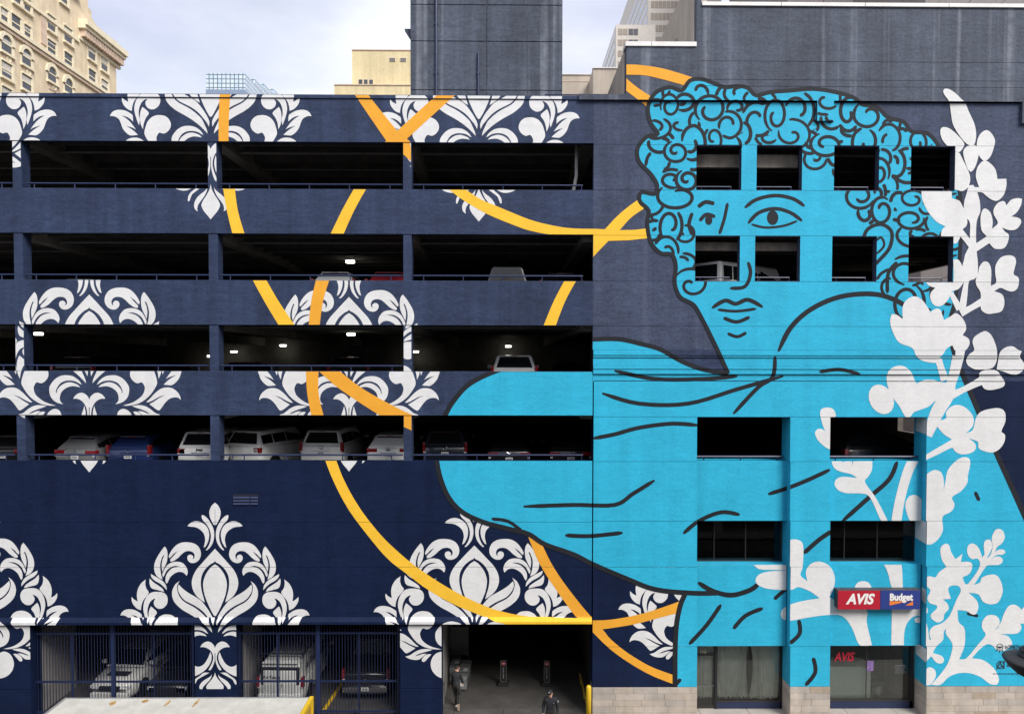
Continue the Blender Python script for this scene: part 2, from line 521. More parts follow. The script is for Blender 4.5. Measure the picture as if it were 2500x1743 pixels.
# columns between the decks
COLS = [(32.5, 54.5), (508.5, 530.5), (984, 1004.5)]
zmid = {'A': (zAS, zPB, 404), 'B': (zBS, zBT, 628), 'C': (zCS, zCT, 850), 'D': (zDS, zDT, 1070)}
colx = []
for x0, x1 in COLS:
    a, b = xx(x0, 628), xx(x1, 628)
    colx.append((a, b))
    for k, (z0, z1, _) in zmid.items():
        gp(box('column', a, b, 0.03, 0.60, z0 - 0.02, z1 + 0.02, NAVY, garage, 0.015))
        G_SURF.append((a + .015, b - .015, z0, z1, 0.03))
# ground-floor piers
PIERS = [(-80, 74), (476, 577), (977, 1078)]
pierx = []
zKick = zz(1681)
for x0, x1 in PIERS:
    a, b = xx(x0, 1600), xx(x1, 1600)
    pierx.append((a, b))
    gp(box('pier', a, b, 0.0, 0.75, zKick + .012, zF0, NAVY_DEEP, garage))
    gp(box('pier_base', a + .02, b - .02, 0.02, 0.73, 0, zKick + .02, NAVY_DEEP, garage))
    gp(box('pier_plinth', a - .01, b + .01, -0.02, 0.76, 0, zKick - .012, NAVY_DEEP, garage, .01))
    G_SURF.append((a, b, zKick + .012, zF0, 0.0))
# decks, ceilings, beams and back wall
decks = {'A': zAS - 1.1, 'B': zBS - 1.1, 'C': zCS - 1.1, 'D': zDS - 0.88}
GX0, GX1, GY1 = -30.0, 22.3, 30.0
roofz = zPT - 0.95
for k, z in list(decks.items()) + [('R', roofz)]:
    gp(box('deck_slab', GX0, XR - .02, T + .02, GY1, z - 0.2, z, CONC_L, garage))
    gp(box('deck_slab', XR - .01, GX1 - .3, (.45 if k in 'ABR' else 1.2), GY1, z - 0.2, z, CONC_L, garage))
gp(box('deck_slab', GX0, XR - .02, T + .02, GY1, zF0 + 0.75, zF0 + 0.95, CONC, garage))
gp(box('back_wall', GX0, GX1, GY1, GY1 + .3, 0, zPT, CONC, garage))
gp(box('end_wall', GX0 - .3, GX0, T, GY1, 0, zPT, CONC, garage))
BEAMC = mat('pale_beam_concrete', (.27, .25, .22), .85, .25, .9, .3, 12)
for k in 'ABCD':
    top = {'A': roofz, 'B': decks['A'], 'C': decks['B'], 'D': decks['C']}[k] - 0.2
    for a, b in colx + [(colx[0][0] - 7.66, colx[0][1] - 7.66), (XR - .3, XR + .1)]:
        gp(box('beam', a - .06, b + .06, 0.62, GY1, top - 0.62, top, BEAMC, garage))
    for j in range(9):
        y = 1.6 + j * 1.35
        gp(box('joist', GX0, GX1 - .4, y, y + .22, top - 0.32, top - .004, CONC, garage))
PIPE = mat('galvanised_pipe', (.28, .28, .28), .45, .2, 4)
for k in 'ABCD':
    top = {'A': roofz, 'B': decks['A'], 'C': decks['B'], 'D': decks['C']}[k] - 0.2
    gp(tube('sprinkler_pipe', (GX0, 2.45, top - .42), (GX1 - .5, 2.45, top - .42), .045, PIPE, garage))
    gp(tube('sprinkler_pipe', (GX0, 5.3, top - .40), (GX1 - .5, 5.3, top - .40), .03, PIPE, garage))
xp = xx(1407, 410, 1.0)
gp(tube('drain_pipe', (xp, 1.0, roofz - .25), (xp, 1.0, zz(430, 1407, 1.0)), .07, PIPE, garage))
gp(tube('drain_pipe', (xp, 1.0, zz(430, 1407, 1.0)), (xp - .3, 1.0, decks['A'] + .3), .07, PIPE, garage))
gp(box('ground_floor_slab', GX0, XR + .6, 0.97, GY1, -0.4, 0.0, CONC_L, garage))
# partition walls of the ground floor that catch the daylight behind each pier
GREYW = mat('grey_painted_concrete', (0.28, 0.265, 0.25), 0.85, 0.12, 1.0, 0.2, 14)
for (a, b) in pierx:
    gp(box('side_wall', a + .25, b - .02, 0.77, 3.2, 0, zF0 + .7, GREYW, garage))
gp(box('entrance_wall', pierx[2][0] + .3, pierx[2][1], 3.2, 26, 0, zF0 + .7, CONC, garage))
gp(box('entrance_wall', XR + .35, XR + .6, 0.5, 26, 0, zF0 + .7, CONC, garage))
# hand rails on the sills
RAIL = []
bays = [(-30, 32.5), (54.5, 508.5), (530.5, 984), (1004.5, 1446)]
posts = {'A': [83, 182, 281, 379, 478, 560, 657, 755, 853, 952, 1034, 1130, 1228, 1324, 1420, 4],
         'B': [88, 186, 284, 382, 480, 562, 660, 757, 855, 954, 1034, 1131, 1228, 1324, 1420, 4],
         'C': [90, 187, 285, 386, 485, 566, 663, 760, 857, 957, 8],
         'D': [95, 232, 330, 420, 511, 568, 596, 700, 836, 956, 1037, 1164, 1290, 1420, 14]}
for k, (z0, z1, yp) in zmid.items():
    for bi, (p0, p1) in enumerate(bays):
        if k == 'C' and bi == 3: continue
        a, b = xx(p0, yp) + .05, xx(p1, yp) - (.35 if bi == 3 else .03)
        rl = gp(tube('railing', (a, 0.16, z0 + 0.21), (b, 0.16, z0 + 0.21), 0.035, NAVY_METAL, garage))
        for px in posts[k]:
            if p0 - 3 < px < p1:
                x = xx(px, yp, 0.16)
                if a < x < b: tube('railing_post', (x, 0.16, z0 - .02), (x, 0.16, z0 + .2), 0.022, NAVY_METAL, rl, 6)
# wall vent of louvre blades
for (vx0, vx1) in ((570, 610), (612, 630)):
    v = gp(box('vent', xx(vx0, 1218), xx(vx1, 1218), -0.012, 0.05, zz(1229), zz(1206), mat('vent_shadow', (0.006, 0.008, 0.02), 0.7), garage))
    for j in range(3):
        zc = zz(1212 + j * 7.5)
        mesh_obj('louvre_blade', [(xx(vx0, 1218), -.014, zc), (xx(vx1, 1218), -.014, zc), (xx(vx1, 1218), -.05, zc - .06), (xx(vx0, 1218), -.05, zc - .06),
                                  (xx(vx0, 1218), -.014, zc - .012), (xx(vx1, 1218), -.014, zc - .012), (xx(vx1, 1218), -.05, zc - .072), (xx(vx0, 1218), -.05, zc - .072)],
                 [(0, 1, 2, 3), (7, 6, 5, 4), (3, 2, 6, 7), (0, 3, 7, 4), (1, 5, 6, 2)], NAVY_METAL, v)

# ------------------------------------------------------------------ stair tower on the roof
tower = empty('stair_tower', (xx(1188, 150, 4), 4, roofz), 'weathered dark blue stair tower rising behind the garage parapet', 'tower')
tY = 2.2
def tp(o):
    o.matrix_parent_inverse = Matrix.Translation(-tower.location); return o
tx0, tx1, txm = xx(1002, 120, tY), xx(1373, 120, tY), xx(1188, 120, tY)
tz = [roofz, zz(221, 1188, tY), zz(102, 1188, tY), zz(13, 1188, tY), zz(-60, 1188, tY)]
tp(box('tower_core', tx0 + .03, tx1 - .03, tY + .03, tY + 5, roofz, tz[-1] - .02, NAVY_OLD, tower))
for i in range(4):
    for a, b in ((tx0, txm - .02), (txm + .02, tx1)):
        tp(box('wall_panel', a, b, tY, tY + .3, tz[i] + .02, tz[i + 1] - .02, NAVY_OLD, tower, .008))
for px, y0 in ((1065, -60), (1168, 130)):
    x = xx(px, 150, tY - .06)
    pipe = tp(tube('drain_pipe', (x, tY - .07, roofz), (x, tY - .07, zz(y0, 1188, tY)), 0.045, NAVY_METAL, tower))
    for yy in (180, 60, -20):
        z = zz(yy, 1188, tY)
        if yy > y0: box('pipe_clip', x - .07, x + .07, tY - .1, tY, z - .03, z + .03, NAVY_METAL, pipe)
tp(mesh_obj('roof_scupper', [(tx0 - .28, tY + .2, zz(66, 1000, tY)), (tx0, tY + .2, zz(66, 1000, tY)), (tx0, tY + .2, zz(92, 1000, tY)),
                             (tx0 - .28, tY + .5, zz(66, 1000, tY)), (tx0, tY + .5, zz(66, 1000, tY)), (tx0, tY + .5, zz(92, 1000, tY))],
            [(0, 2, 1), (3, 4, 5), (0, 1, 4, 3), (0, 3, 5, 2)], NAVY_OLD, tower))
# roof-edge railing beside the tower
ra, rb = xx(1330, 230, .2), xx(1521, 230, .2)
rr = empty('roof_railing', ((ra + rb) / 2, 0.2, zPT), 'short dark pipe railing on the garage parapet beside the tower', 'railing')
def rp_(o):
    o.matrix_parent_inverse = Matrix.Translation(-rr.location); return o
for dz in (zz(228, 1400), zz(235, 1400) + .02):
    rp_(tube('rail', (ra, .2, dz), (rb, .2, dz), .03, NAVY_METAL, rr))
for px in (1332, 1426, 1519):
    x = xx(px, 230, .2)
    rp_(tube('post', (x, .2, zPT - .02), (x, .2, zz(228, 1400)), .025, NAVY_METAL, rr, 6))

# ================================================================== right-hand building with the turquoise figure
hall = empty('mural_hall', (12, 0, 0), 'tall stucco building painted with a turquoise curly-haired figure and white blossoms', 'building')
def hp(o):
    o.matrix_parent_inverse = Matrix.Translation((-12, 0, 0)); return o
HX0, HX1 = xx(1449, 1100), 24.0
zr = lambda y: zz(y, 1970)
H_SURF, OLD_SURF = [], []
WIN = []          # openings: px x0,x1,y0,y1
for a, b in ((1700, 1810), (1847, 1958), (2036, 2146), (2223.5, 2331)): WIN.append((a, b, 355.5, 466))
for a, b in ((1697, 1806), (1843, 1953), (2031, 2140), (2217.5, 2326.5)): WIN.append((a, b, 576.5, 688))
bands = [(252, 355.5), (355.5, 466), (466, 576.5), (576.5, 688), (688, 797), (797, 855)]
for y0, y1 in bands:
    ws = sorted([w for w in WIN if abs(w[2] - y0) < 1])
    xs = [1447] + [v for w in ws for v in (w[0], w[1])] + [None]
    for i in range(0, len(xs), 2):
        a = xx(xs[i], (y0 + y1) / 2) if xs[i] != 1447 else XR
        b = xx(xs[i + 1], (y0 + y1) / 2) if xs[i + 1] else HX1
        z0, z1 = zr(y1) + .006, zr(y0) - .006
        hp(box('wall_band', a, b, 0.0, 0.32, z0, z1, NAVY_HALL, hall))
        H_SURF.append((a, b, z0, z1, 0.0))
        hp(box('wall_backing', a + .03, b - .03, 0.010, 0.40, z0 - .03, z1 + .03, NAVY_HALL, hall))
# belt course
for y0, y1, yy in ((855, 866.5, -.09), (868, 872, -.055), (874, 893, -.012), (893.5, 900, -.075), (902, 912, -.045), (914, 931, 0.03)):
    hp(box('belt_moulding', HX0 - .03, HX1, yy, 0.3, zr(y1 + 1.2), zr(y0), NAVY, hall))
    H_SURF.append((HX0 - .03, HX1, zr(y1 + 1.2), zr(y0) - .004, yy))
# lower storeys: piers, recessed bays
BAYS = [(1701.5, 1929), (2026, 2261.5)]
lower = [(931, 1018), (1018, 1126.5), (1126.5, 1271.5), (1271.5, 1383), (1383, 1577), (1577, 1675)]
for y0, y1 in lower:
    z0, z1 = zr(y1) + .006, zr(y0) - .006
    if y0 == 931: xs = [(HX0, HX1)]
    else:
        ym = (y0 + y1) / 2
        xs = [(HX0, xx(BAYS[0][0], ym)), (xx(BAYS[0][1], ym), xx(BAYS[1][0], ym)), (xx(BAYS[1][1], ym), HX1)]
    for i, (a, b) in enumerate(xs):
        mm = TURQ if i == 1 else NAVY_DEEP
        hp(box('wall_band', a, b, 0, 0.9, z0, z1, mm, hall))
        H_SURF.append((a, b, z0, z1, 0.0))
        hp(box('wall_backing', a + .02, b - .02, .01, .88, z0 - .03, z1 + .03, mm, hall))
        if i == 2:
            hp(box('pier_flank', a - .002, a + .01, 0.002, 0.89, z0 - .02, z1 + .02, TURQ, hall))
BY, GYW = 0.35, 0.86      # bay spandrels and window planes
bayx = []
for p0, p1 in BAYS:
    a, b = xx(p0, 1300), xx(p1, 1300)
    bayx.append((a, b))
    for y0, y1 in ((1125, 1271), (1377.5, 1576)):
        z0, z1 = zz(y1, 1970, BY), zz(y0, 1970, BY)
        hp(box('bay_spandrel', a + .002, b - .002, BY, GYW + .25, z0, z1, TURQ, hall, .008))
        H_SURF.append((a + .004, b - .004, z0 + .008, z1 - .008, BY))
# stone base, block by block
random.seed(7)
zS = zr(1675) - .01
courses = 5
ch = zS / courses
def stone_run(x0, x1, y0, side=None):
    for c in range(courses):
        x = x0 - random.uniform(0, .6)
        while x < x1 - .02:
            w = random.choice((0.95, 1.15, 1.3, 0.8))
            a, b = max(x, x0), min(x + w, x1)
            if x1 - b < .18: b = x1
            if b - a > .03:
                mm = random.choices(STONE, (5, 4, 4, 0.7))[0]
                hp(box('stone_block', a + .004, b - .004, y0 + random.uniform(-.006, .004), y0 + .1, c * ch + .004, (c + 1) * ch - .004, mm, hall, .006))
            x = b if b == x1 else x + w
ym = 1700
runs = [(HX0, xx(BAYS[0][0], ym)), (xx(BAYS[0][1], ym), xx(BAYS[1][0], ym)), (xx(BAYS[1][1], ym), HX1)]
for a, b in runs:
    hp(box('base_core', a + .02, b - .02, -.005, .88, 0, zS, MORTAR, hall))
    stone_run(a, b, -.03)
    if a > HX0 + 1 or True:      # stone returns into the recesses, seen on the left flank of each pier
        for c in range(courses):
            if a > HX0 + .5:
                hp(box('stone_block', a - .012, a + .05, -.02, .86, c * ch + .005, (c + 1) * ch - .005, random.choice(STONE[:3]), hall, .005))
# upper attic wall, a hand's breadth proud, with a stepped lower edge
AT = -0.13
zl1, zl2 = zr(249), zr(298)
ax0, ax1 = xx(1710, 120), HX1
zTop = zz(22, 2100)
def attic(a, b, z0, z1, m=NAVY_OLD):
    hp(box('attic_wall', a, b, AT, 0.3, z0, z1, m, hall)); OLD_SURF.append((a, b, z0, z1, AT))
s0, s1, s2, s3 = xx(1992, 270), xx(2032, 270), xx(2491, 270), HX1
xlow = xx(1528, 170)
zLow = zz(118, 1610)
attic(xlow, ax0 - .004, zl1, zLow)
jz = [zl1, zr(215), zr(199), zr(154), zr(24), zTop]
for i in range(5):
    attic(ax0, ax1, jz[i] + (.008 if i else 0), jz[i + 1] - .008)
hp(box('wall_backing', ax0 + .02, ax1, AT + .02, .3, zl1, zTop - .02, NAVY_OLD, hall))
hp(box('attic_step', s0, s1, AT, 0.2, zl2, zl1 - .002, NAVY_OLD, hall)); OLD_SURF.append((s0, s1, zl2, zl1, AT))
hp(box('attic_step', s2, s3, AT, 0.2, zl2 - .05, zl1 - .002, NAVY_OLD, hall))
hp(box('attic_sill', XR - .6, xlow - .004, AT, .3, zl1, zz(233, 1480), NAVY_OLD, hall))
# copings in white metal lengths
xlc = xx(1698, 110)
for a, b in ((xlow - .05, xx(1588, 110)), (xx(1588, 110) + .02, xlc)):
    hp(box('white_coping', a, b, AT - .06, .5, zLow, zz(107, 1610), WHITE_METAL, hall, .01))
cs = [ax0, xx(1903, 15), xx(2107, 15), xx(2310, 15), HX1]
for i in range(4):
    hp(box('white_coping', cs[i] + .01, cs[i + 1] - .01, AT - .07, .5, zTop, zz(13, 2100), WHITE_METAL, hall, .01))
# beige flank walls running back
hp(box('flank_wall', xlow - .02, xlow + .3, .305, 12, zPT - .8, zLow + .02, BEIGE, hall))
hp(box('flank_wall', xx(1698, 60), ax0 + .3, AT + .35, 7.4, zLow - .5, zTop + 1.6, BEIGE, hall))
hp(box('corner_wall', xx(1698, 60) + .01, ax0 - .004, AT, AT + .34, zLow + .005, zTop + 1.6, NAVY_OLD, hall))
hp(box('roof_deck', xlow + .3, HX1, .3, 12, zLow - .6, zLow - .4, CONC, hall))
hp(mesh_obj('roof_ladder_cover', [(xlc - 1.3, 3.2, zLow), (xlc - .9, 3.2, zLow), (xlc - .02, 3.2, zLow + 1.75), (xlc - .02, 3.2, zLow + 1.4),
                                  (xlc - 1.3, 3.8, zLow), (xlc - .9, 3.8, zLow), (xlc - .02, 3.8, zLow + 1.75), (xlc - .02, 3.8, zLow + 1.4)],
            [(0, 1, 3, 2), (6, 7, 5, 4), (0, 2, 6, 4), (1, 5, 7, 3), (2, 3, 7, 6)], BEIGE, hall))
# right end wall of the decks: open sides through which the neighbour shows
for k, (z0, z1) in {'A': (decks['A'], roofz - .2), 'B': (decks['B'], decks['A'] - .2), 'C': (decks['C'], decks['B'] - .2), 'D': (decks['D'], decks['C'] - .2)}.items():
    oz0, oz1 = z0 + 1.0, z1 - .55
    hp(box('end_wall', GX1 - .3, GX1, .3, 7.0, z0, z1, CONC, hall))
    hp(box('end_wall', GX1 - .3, GX1, 12.2, GY1, z0, z1, CONC, hall))
    hp(box('end_wall', GX1 - .3, GX1, 7.0, 12.2, z0, oz0, CONC, hall))
    hp(box('end_wall', GX1 - .3, GX1, 7.0, 12.2, oz1, z1, CONC, hall))
# rails in the openings
for w in WIN:
    ym = w[3]
    a, b = xx(w[0], ym), xx(w[1], ym)
    z = zr(w[3])
    rl = hp(tube('railing', (a + .05, .2, z + .18), (b - .35, .2, z + .18), .026, NAVY_METAL, hall))
    for t in (.14, .8):
        tube('railing_post', (a + (b - a) * t, .2, z), (a + (b - a) * t, .2, z + .17), .018, NAVY_METAL, rl, 6)
for (a, b) in bayx:
    z = zz(1125, 1970, BY)
    rl = hp(tube('railing', (a + .02, BY + .12, z + .16), (b - .15, BY + .12, z + .16), .045, NAVY_METAL, hall))
    for t in (.1, .5, .9):
        tube('railing_post', (a + (b - a) * t, BY + .12, z), (a + (b - a) * t, BY + .12, z + .15), .025, NAVY_METAL, rl, 6)
# stained concrete beam seen through the upper left openings
hp(box('stained_beam', xx(1640, 500), xx(1965, 500), .75, 1.0, zr(398) , zr(366), mat('stained_concrete', (0.26, 0.23, 0.19), .9, .35, 1.6, .4, 10, streak=.3), hall))
hp(box('stained_beam', xx(1640, 500), xx(1965, 500), .75, 1.0, zr(606) , zr(585), MATS['stained_concrete'], hall))
# office windows between ground floor and decks
ALU = mat('dark_bronze_frame', (0.03, 0.028, 0.026), 0.4, 0.1, 4)
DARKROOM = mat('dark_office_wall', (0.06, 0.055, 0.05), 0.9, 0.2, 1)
for bi, (a, b) in enumerate(bayx):
    z0, z1 = zz(1366, 1970, GYW), zz(1271, 1970, BY)
    f = hp(box('window_sill', a, b, GYW - .02, GYW + .12, z0 - .1, z0, ALU, hall))
    xr = xx(1908 if bi == 0 else 2233, 1320, GYW)
    for t in (0.0, 0.25, 0.6, 1.0):
        x = a + (xr - a) * t
        hp(box('window_mullion', x - (.05 if t == 1 else .015), x + .015, GYW - .01, GYW + .05, z0, z1, ALU, hall))
    for t0, t1 in ((0, .25), (.25, .6), (.6, 1)):
        hp(box('window_pane', a + (xr - a) * t0 + .016, a + (xr - a) * t1 - .05, GYW + .012, GYW + .02, z0 + .01, z1, PANE_D, hall))
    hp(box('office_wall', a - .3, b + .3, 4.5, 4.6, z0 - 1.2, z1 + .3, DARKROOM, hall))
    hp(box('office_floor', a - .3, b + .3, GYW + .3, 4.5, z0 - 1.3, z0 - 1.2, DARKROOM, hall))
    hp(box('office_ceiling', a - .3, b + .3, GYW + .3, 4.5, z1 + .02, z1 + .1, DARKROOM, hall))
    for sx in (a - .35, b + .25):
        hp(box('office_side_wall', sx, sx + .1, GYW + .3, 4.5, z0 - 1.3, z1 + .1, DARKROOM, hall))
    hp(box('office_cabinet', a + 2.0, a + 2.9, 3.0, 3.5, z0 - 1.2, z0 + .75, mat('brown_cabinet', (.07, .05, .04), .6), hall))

# ================================================================== storefronts
zb = lambda y: zz(y, 1970, GYW)
# left shop: curtained show window with a door
a, b = bayx[0]
xr = xx(1908, 1650, GYW)
z_top = zz(1576, 1970, BY) + .05
z_sill, z_kick = zb(1711), zb(1741)
xd = xx(1748, 1650, GYW)
hp(box('shop_base_panel', xd + .04, xr, GYW - .03, GYW + .1, 0.02, z_sill, NAVY_METAL, hall, .006))
hp(box('shop_sill', xd + .03, xr, GYW - .05, GYW + .12, z_sill, z_sill + .05, ALU, hall))
for x in (xd, xr):
    hp(box('shop_mullion', x - .06, x + .05, GYW - .03, GYW + .08, 0, z_top, mat('black_frame', (.012, .012, .014), .35), hall))
xm = xx(1827, 1650, GYW)
hp(box('shop_mullion', xm - .012, xm + .012, GYW, GYW + .03, z_sill, z_top, ALU, hall))
hp(box('shop_pane', xd + .06, xm - .013, GYW + .02, GYW + .03, z_sill + .05, z_top, PANE, hall))
hp(box('shop_pane', xm + .013, xr - .06, GYW + .02, GYW + .03, z_sill + .05, z_top, PANE, hall))
door = hp(box('door', a + .01, xd - .07, GYW, GYW + .05, 0.03, 0.14, ALU, hall))
dz1 = zb(1593)
box('door_rail', a + .01, xd - .07, GYW, GYW + .05, dz1 - .1, dz1, MATS['black_frame'], door)
box('door_stile', a + .01, a + .07, GYW, GYW + .05, .14, dz1 - .1, MATS['black_frame'], door)
box('door_stile', xd - .13, xd - .07, GYW, GYW + .05, .14, dz1 - .1, MATS['black_frame'], door)
box('door_pane', a + .07, xd - .13, GYW + .02, GYW + .03, .14, dz1 - .1, PANE, door)
tube('push_bar', (a + .07, GYW - .05, zb(1671)), (xd - .1, GYW - .05, zb(1671)), .02, CHROME, door)
hp(box('transom_pane', a + .01, xd - .07, GYW + .02, GYW + .03, dz1 + .02, z_top, PANE, hall))
hp(text_obj('house_number', '112', .19, mat('gilt_number', (.55, .5, .38), .5), hall, .004, .0, (xx(1716, 1589, GYW), GYW - .003, zb(1589))))
def curtain(x0, x1, y, z0, z1, folds, seed, lean):
    random.seed(seed)
    cols = folds * 8; rows = 14; vs = []
    ph = [random.uniform(-.5, .5) for _ in range(folds + 2)]
    for r in range(rows + 1):
        t = r / rows
        for c in range(cols + 1):
            u = c / cols
            k = u * folds
            amp = .055 * (.4 + .6 * (1 - t)) * (1 + .5 * math.sin(k * 1.7 + seed))
            x = x0 + (x1 - x0) * u + lean * math.sin(u * 5 + seed) * math.sin(t * math.pi) * .22
            vs.append((x, y + amp * math.sin(k * 2 * math.pi + ph[int(k)] + t * 1.5 * math.sin(u * 9)), z0 + (z1 - z0) * t + .03 * math.sin(u * 40) * (r == 0)))
    fs = [(r * (cols + 1) + c, r * (cols + 1) + c + 1, (r + 1) * (cols + 1) + c + 1, (r + 1) * (cols + 1) + c) for r in range(rows) for c in range(cols)]
    return vs, fs
CURT = mat('grey_curtain', (.74, .74, .70), .9, .12, 3)
for x0, x1, fo, sd, ln, z0, lab in ((a + .08, xd - .12, 6, 3, .3, .42, 'grey pleated curtain hanging behind the glass shop door'),
                                    (xd + .08, xm + .1, 9, 5, 1.2, z_sill + .12, 'grey pleated curtain parted and swept aside in the show window beside the door'),
                                    (xm + .05, xr - .1, 9, 8, .8, z_sill + .1, 'grey pleated curtain hanging straight in the show window by the blue pier')):
    vs, fs = curtain(x0, x1, GYW + .14, z0, z_top + .1, fo, sd, ln)
    tag(mesh_obj('curtain', vs, fs, CURT, None, True), lab, 'curtain', 'curtains in the shop window')
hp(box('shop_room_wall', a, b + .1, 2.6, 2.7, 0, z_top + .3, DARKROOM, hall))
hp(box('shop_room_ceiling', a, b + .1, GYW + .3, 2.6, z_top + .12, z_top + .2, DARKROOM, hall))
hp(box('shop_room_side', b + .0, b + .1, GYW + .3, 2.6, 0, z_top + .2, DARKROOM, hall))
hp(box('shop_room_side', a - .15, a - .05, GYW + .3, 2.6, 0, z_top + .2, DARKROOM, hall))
hp(box('window_bed', xd, xr, GYW + .1, GYW + .9, z_sill - .1, z_sill - .01, mat('grey_bed', (.2, .2, .19), .8), hall))
bm = bmesh.new(); add_box(bm, -.14, .14, -.05, .05, 0, .04, .015)
pp = bm_obj('crumpled_paper', bm, mat('white_paper', (.7, .7, .68), .8)); pp.location = (xx(1860, 1709, GYW + .12), GYW + .16, z_sill + .052)
tag(pp, 'small scrap of white paper lying on the shop window bed', 'paper')
# right shop: car-rental office
a, b = bayx[1]
xr = xx(2228, 1650, GYW)
z_sill = zb(1707); z_top2 = zz(1574, 1970, BY) + .05
hp(box('shop_base_panel', a + .01, xr, GYW - .03, GYW + .1, zb(1731), z_sill - .05, NAVY_METAL, hall, .006))
hp(box('shop_sill', a + .01, xr, GYW - .05, GYW + .12, z_sill - .05, z_sill, ALU, hall))
hp(box('shop_mullion', xr - .13, xr + .03, GYW - .03, GYW + .1, 0.02, z_top2, MATS['black_frame'], hall))
xm = xx(2115, 1650, GYW)
hp(box('shop_mullion', xm - .015, xm + .015, GYW, GYW + .03, z_sill, z_top2, ALU, hall))
hp(box('shop_pane', a + .01, xm - .016, GYW + .02, GYW + .03, z_sill, z_top2, PANE, hall))
hp(box('shop_pane', xm + .016, xr - .13, GYW + .02, GYW + .03, z_sill, z_top2, PANE, hall))
OLDRED = mat('sign_red', (.42, .012, .03), .4, .06, 3)
hp(text_obj('window_lettering', 'AVIS', .52, OLDRED, hall, .016, .22, (xx(2061, 1604, GYW - .01), GYW + .008, zb(1604)), thick=.003, width=.86))
LETTER = mat('window_letter_white', (.30, .30, .30), .6)
# opening-hours notice: rows of fine print too small to read
hrs = hp(box('hours_notice', xx(2186, 1640, GYW), xx(2210, 1640, GYW), GYW + .0145, GYW + .017, zb(1625.5), zb(1624), LETTER, hall))
random.seed(2)
for j in range(6):
    w = random.uniform(9, 16)
    box('print_line', xx(2198 - w, 1640, GYW), xx(2198 + w, 1640, GYW), GYW + .0145, GYW + .017, zb(1628.2 + j * 3), zb(1627.6 + j * 3), LETTER, hrs)
hp(box('purple_sticker', xx(2117, 1620, GYW), xx(2133, 1620, GYW), GYW + .01, GYW + .016, zb(1638), zb(1613), mat('purple_sticker', (.20, .12, .30), .5, .5, 14), hall))
WOOD = mat('brown_wood_wall', (.20, .15, .11), .6, .3, .6, streak=.25)
hp(box('office_side_wall', b - .02, b + .1, GYW + .3, 6, 0, z_top2 + .6, WOOD, hall))
hp(box('office_back_wall', a - .2, b, 5.6, 5.7, 0, z_top2 + .6, WOOD, hall))
hp(box('office_floor_boards', a - .2, b, GYW + .12, 5.6, -.02, .06, mat('brown_floor', (.24, .19, .15), .5, .25, .8), hall))
hp(box('office_ceiling_tiles', a - .2, b, GYW + .3, 5.6, z_top2 + .5, z_top2 + .6, mat('ceiling_tile', (.5, .5, .48), .9), hall))
xc = xx(2124, 1680, 1.1)
ctr = empty('reception_counter', (a + .8, 1.9, .06), 'pale green reception counter behind the rental office window', 'counter')
def cp(o): o.matrix_parent_inverse = Matrix.Translation(-ctr.location); return o
MINT = mat('pale_green_laminate', (.70, .77, .72), .5, .06, 1)
cp(box('counter_front', a + .05, xc, 1.05, 2.0, .07, 1.62, MINT, ctr, .01))
cp(box('counter_top', a + .0, xc + .04, 1.0, 2.06, 1.62, 1.67, MINT, ctr, .01))
bin_ = empty('waste_bin', (xc + .42, 1.35, .065), 'grey metal waste bin with black lid beside the counter', 'bin')
bm = bmesh.new(); lathe(bm, [(.2, 0), (.22, .75)], 20); bm_obj('body', bm, mat('brushed_metal', (.4, .4, .4), .35, metal=.8), bin_, True)
bm = bmesh.new(); lathe(bm, [(.23, .74), (.23, .85), (.12, .95), (.0, .96)], 20); bm_obj('lid', bm, BLACK, bin_, True)
for i, (dx, lb) in enumerate(((.55, 'sheet of white paper hanging over the counter edge'), (.95, 'white form lying flat on the counter'))):
    o = box('paper_sheet', a + dx, a + dx + .38, 1.03, 1.35, 1.676, 1.684, MATS['white_paper']); tag(o, lb, 'paper')
desk = empty('office_printer', (a + 1.25, 1.6, 1.67), 'small grey printer with paper tray on the counter', 'printer')
bm = bmesh.new(); add_box(bm, -.2, .2, -.15, .15, 0, .22, .03); bm_obj('body', bm, mat('grey_plastic', (.45, .45, .45), .5), desk)
bm = bmesh.new(); add_box(bm, -.15, .15, -.3, -.15, .04, .07, .005); bm_obj('paper_tray', bm, MATS['white_paper'], desk)
chair = empty('office_chair', (a + .45, 3.2, .06), 'black office chair behind the reception counter', 'chair')
bm = bmesh.new(); add_box(bm, -.28, .28, -.28, .28, .45, .55, .04); bm_obj('seat', bm, BLACK, chair)
bm = bmesh.new(); add_box(bm, -.26, .26, .22, .3, .6, 1.35, .04); bm_obj('backrest', bm, BLACK, chair)
bm = bmesh.new(); add_tube(bm, (0, 0, .05), (0, 0, .46), .04); bm_obj('post', bm, BLACK, chair)
bm = bmesh.new()
for k in range(5):
    an = 2 * math.pi * k / 5; add_tube(bm, (0, 0, .08), (.3 * math.cos(an), .3 * math.sin(an), .03), .025)
bm_obj('base', bm, BLACK, chair)
# hanging double sign
sgx0, sgm, sgx1 = xx(2046, 1464, -.03), xx(2149, 1464, -.03), xx(2247, 1464, -.03)
sz0, sz1 = zz(1487, 2150, -.03), zz(1441, 2150, -.03)
sign = empty('shop_sign', ((sgx0 + sgx1) / 2, .3, sz0), 'red and blue double box sign mounted above the rental office window', 'sign')
def sp(o): o.matrix_parent_inverse = Matrix.Translation(-sign.location); return o
BLUE = mat('sign_blue', (.025, .045, .22), .4, .06, 3)
DKM = mat('weathered_dark_metal', (.06, .055, .06), .6, .5, 6)
sp(box('cabinet', sgx0 + .01, sgx1 - .01, -.02, .345, sz0 + .01, sz1 - .01, DKM, sign, .01))
sp(box('red_face', sgx0, sgm - .008, -.035, .02, sz0, sz1, OLDRED, sign, .01))
sp(box('blue_face', sgm + .008, sgx1, -.035, .02, sz0, sz1, BLUE, sign, .01))
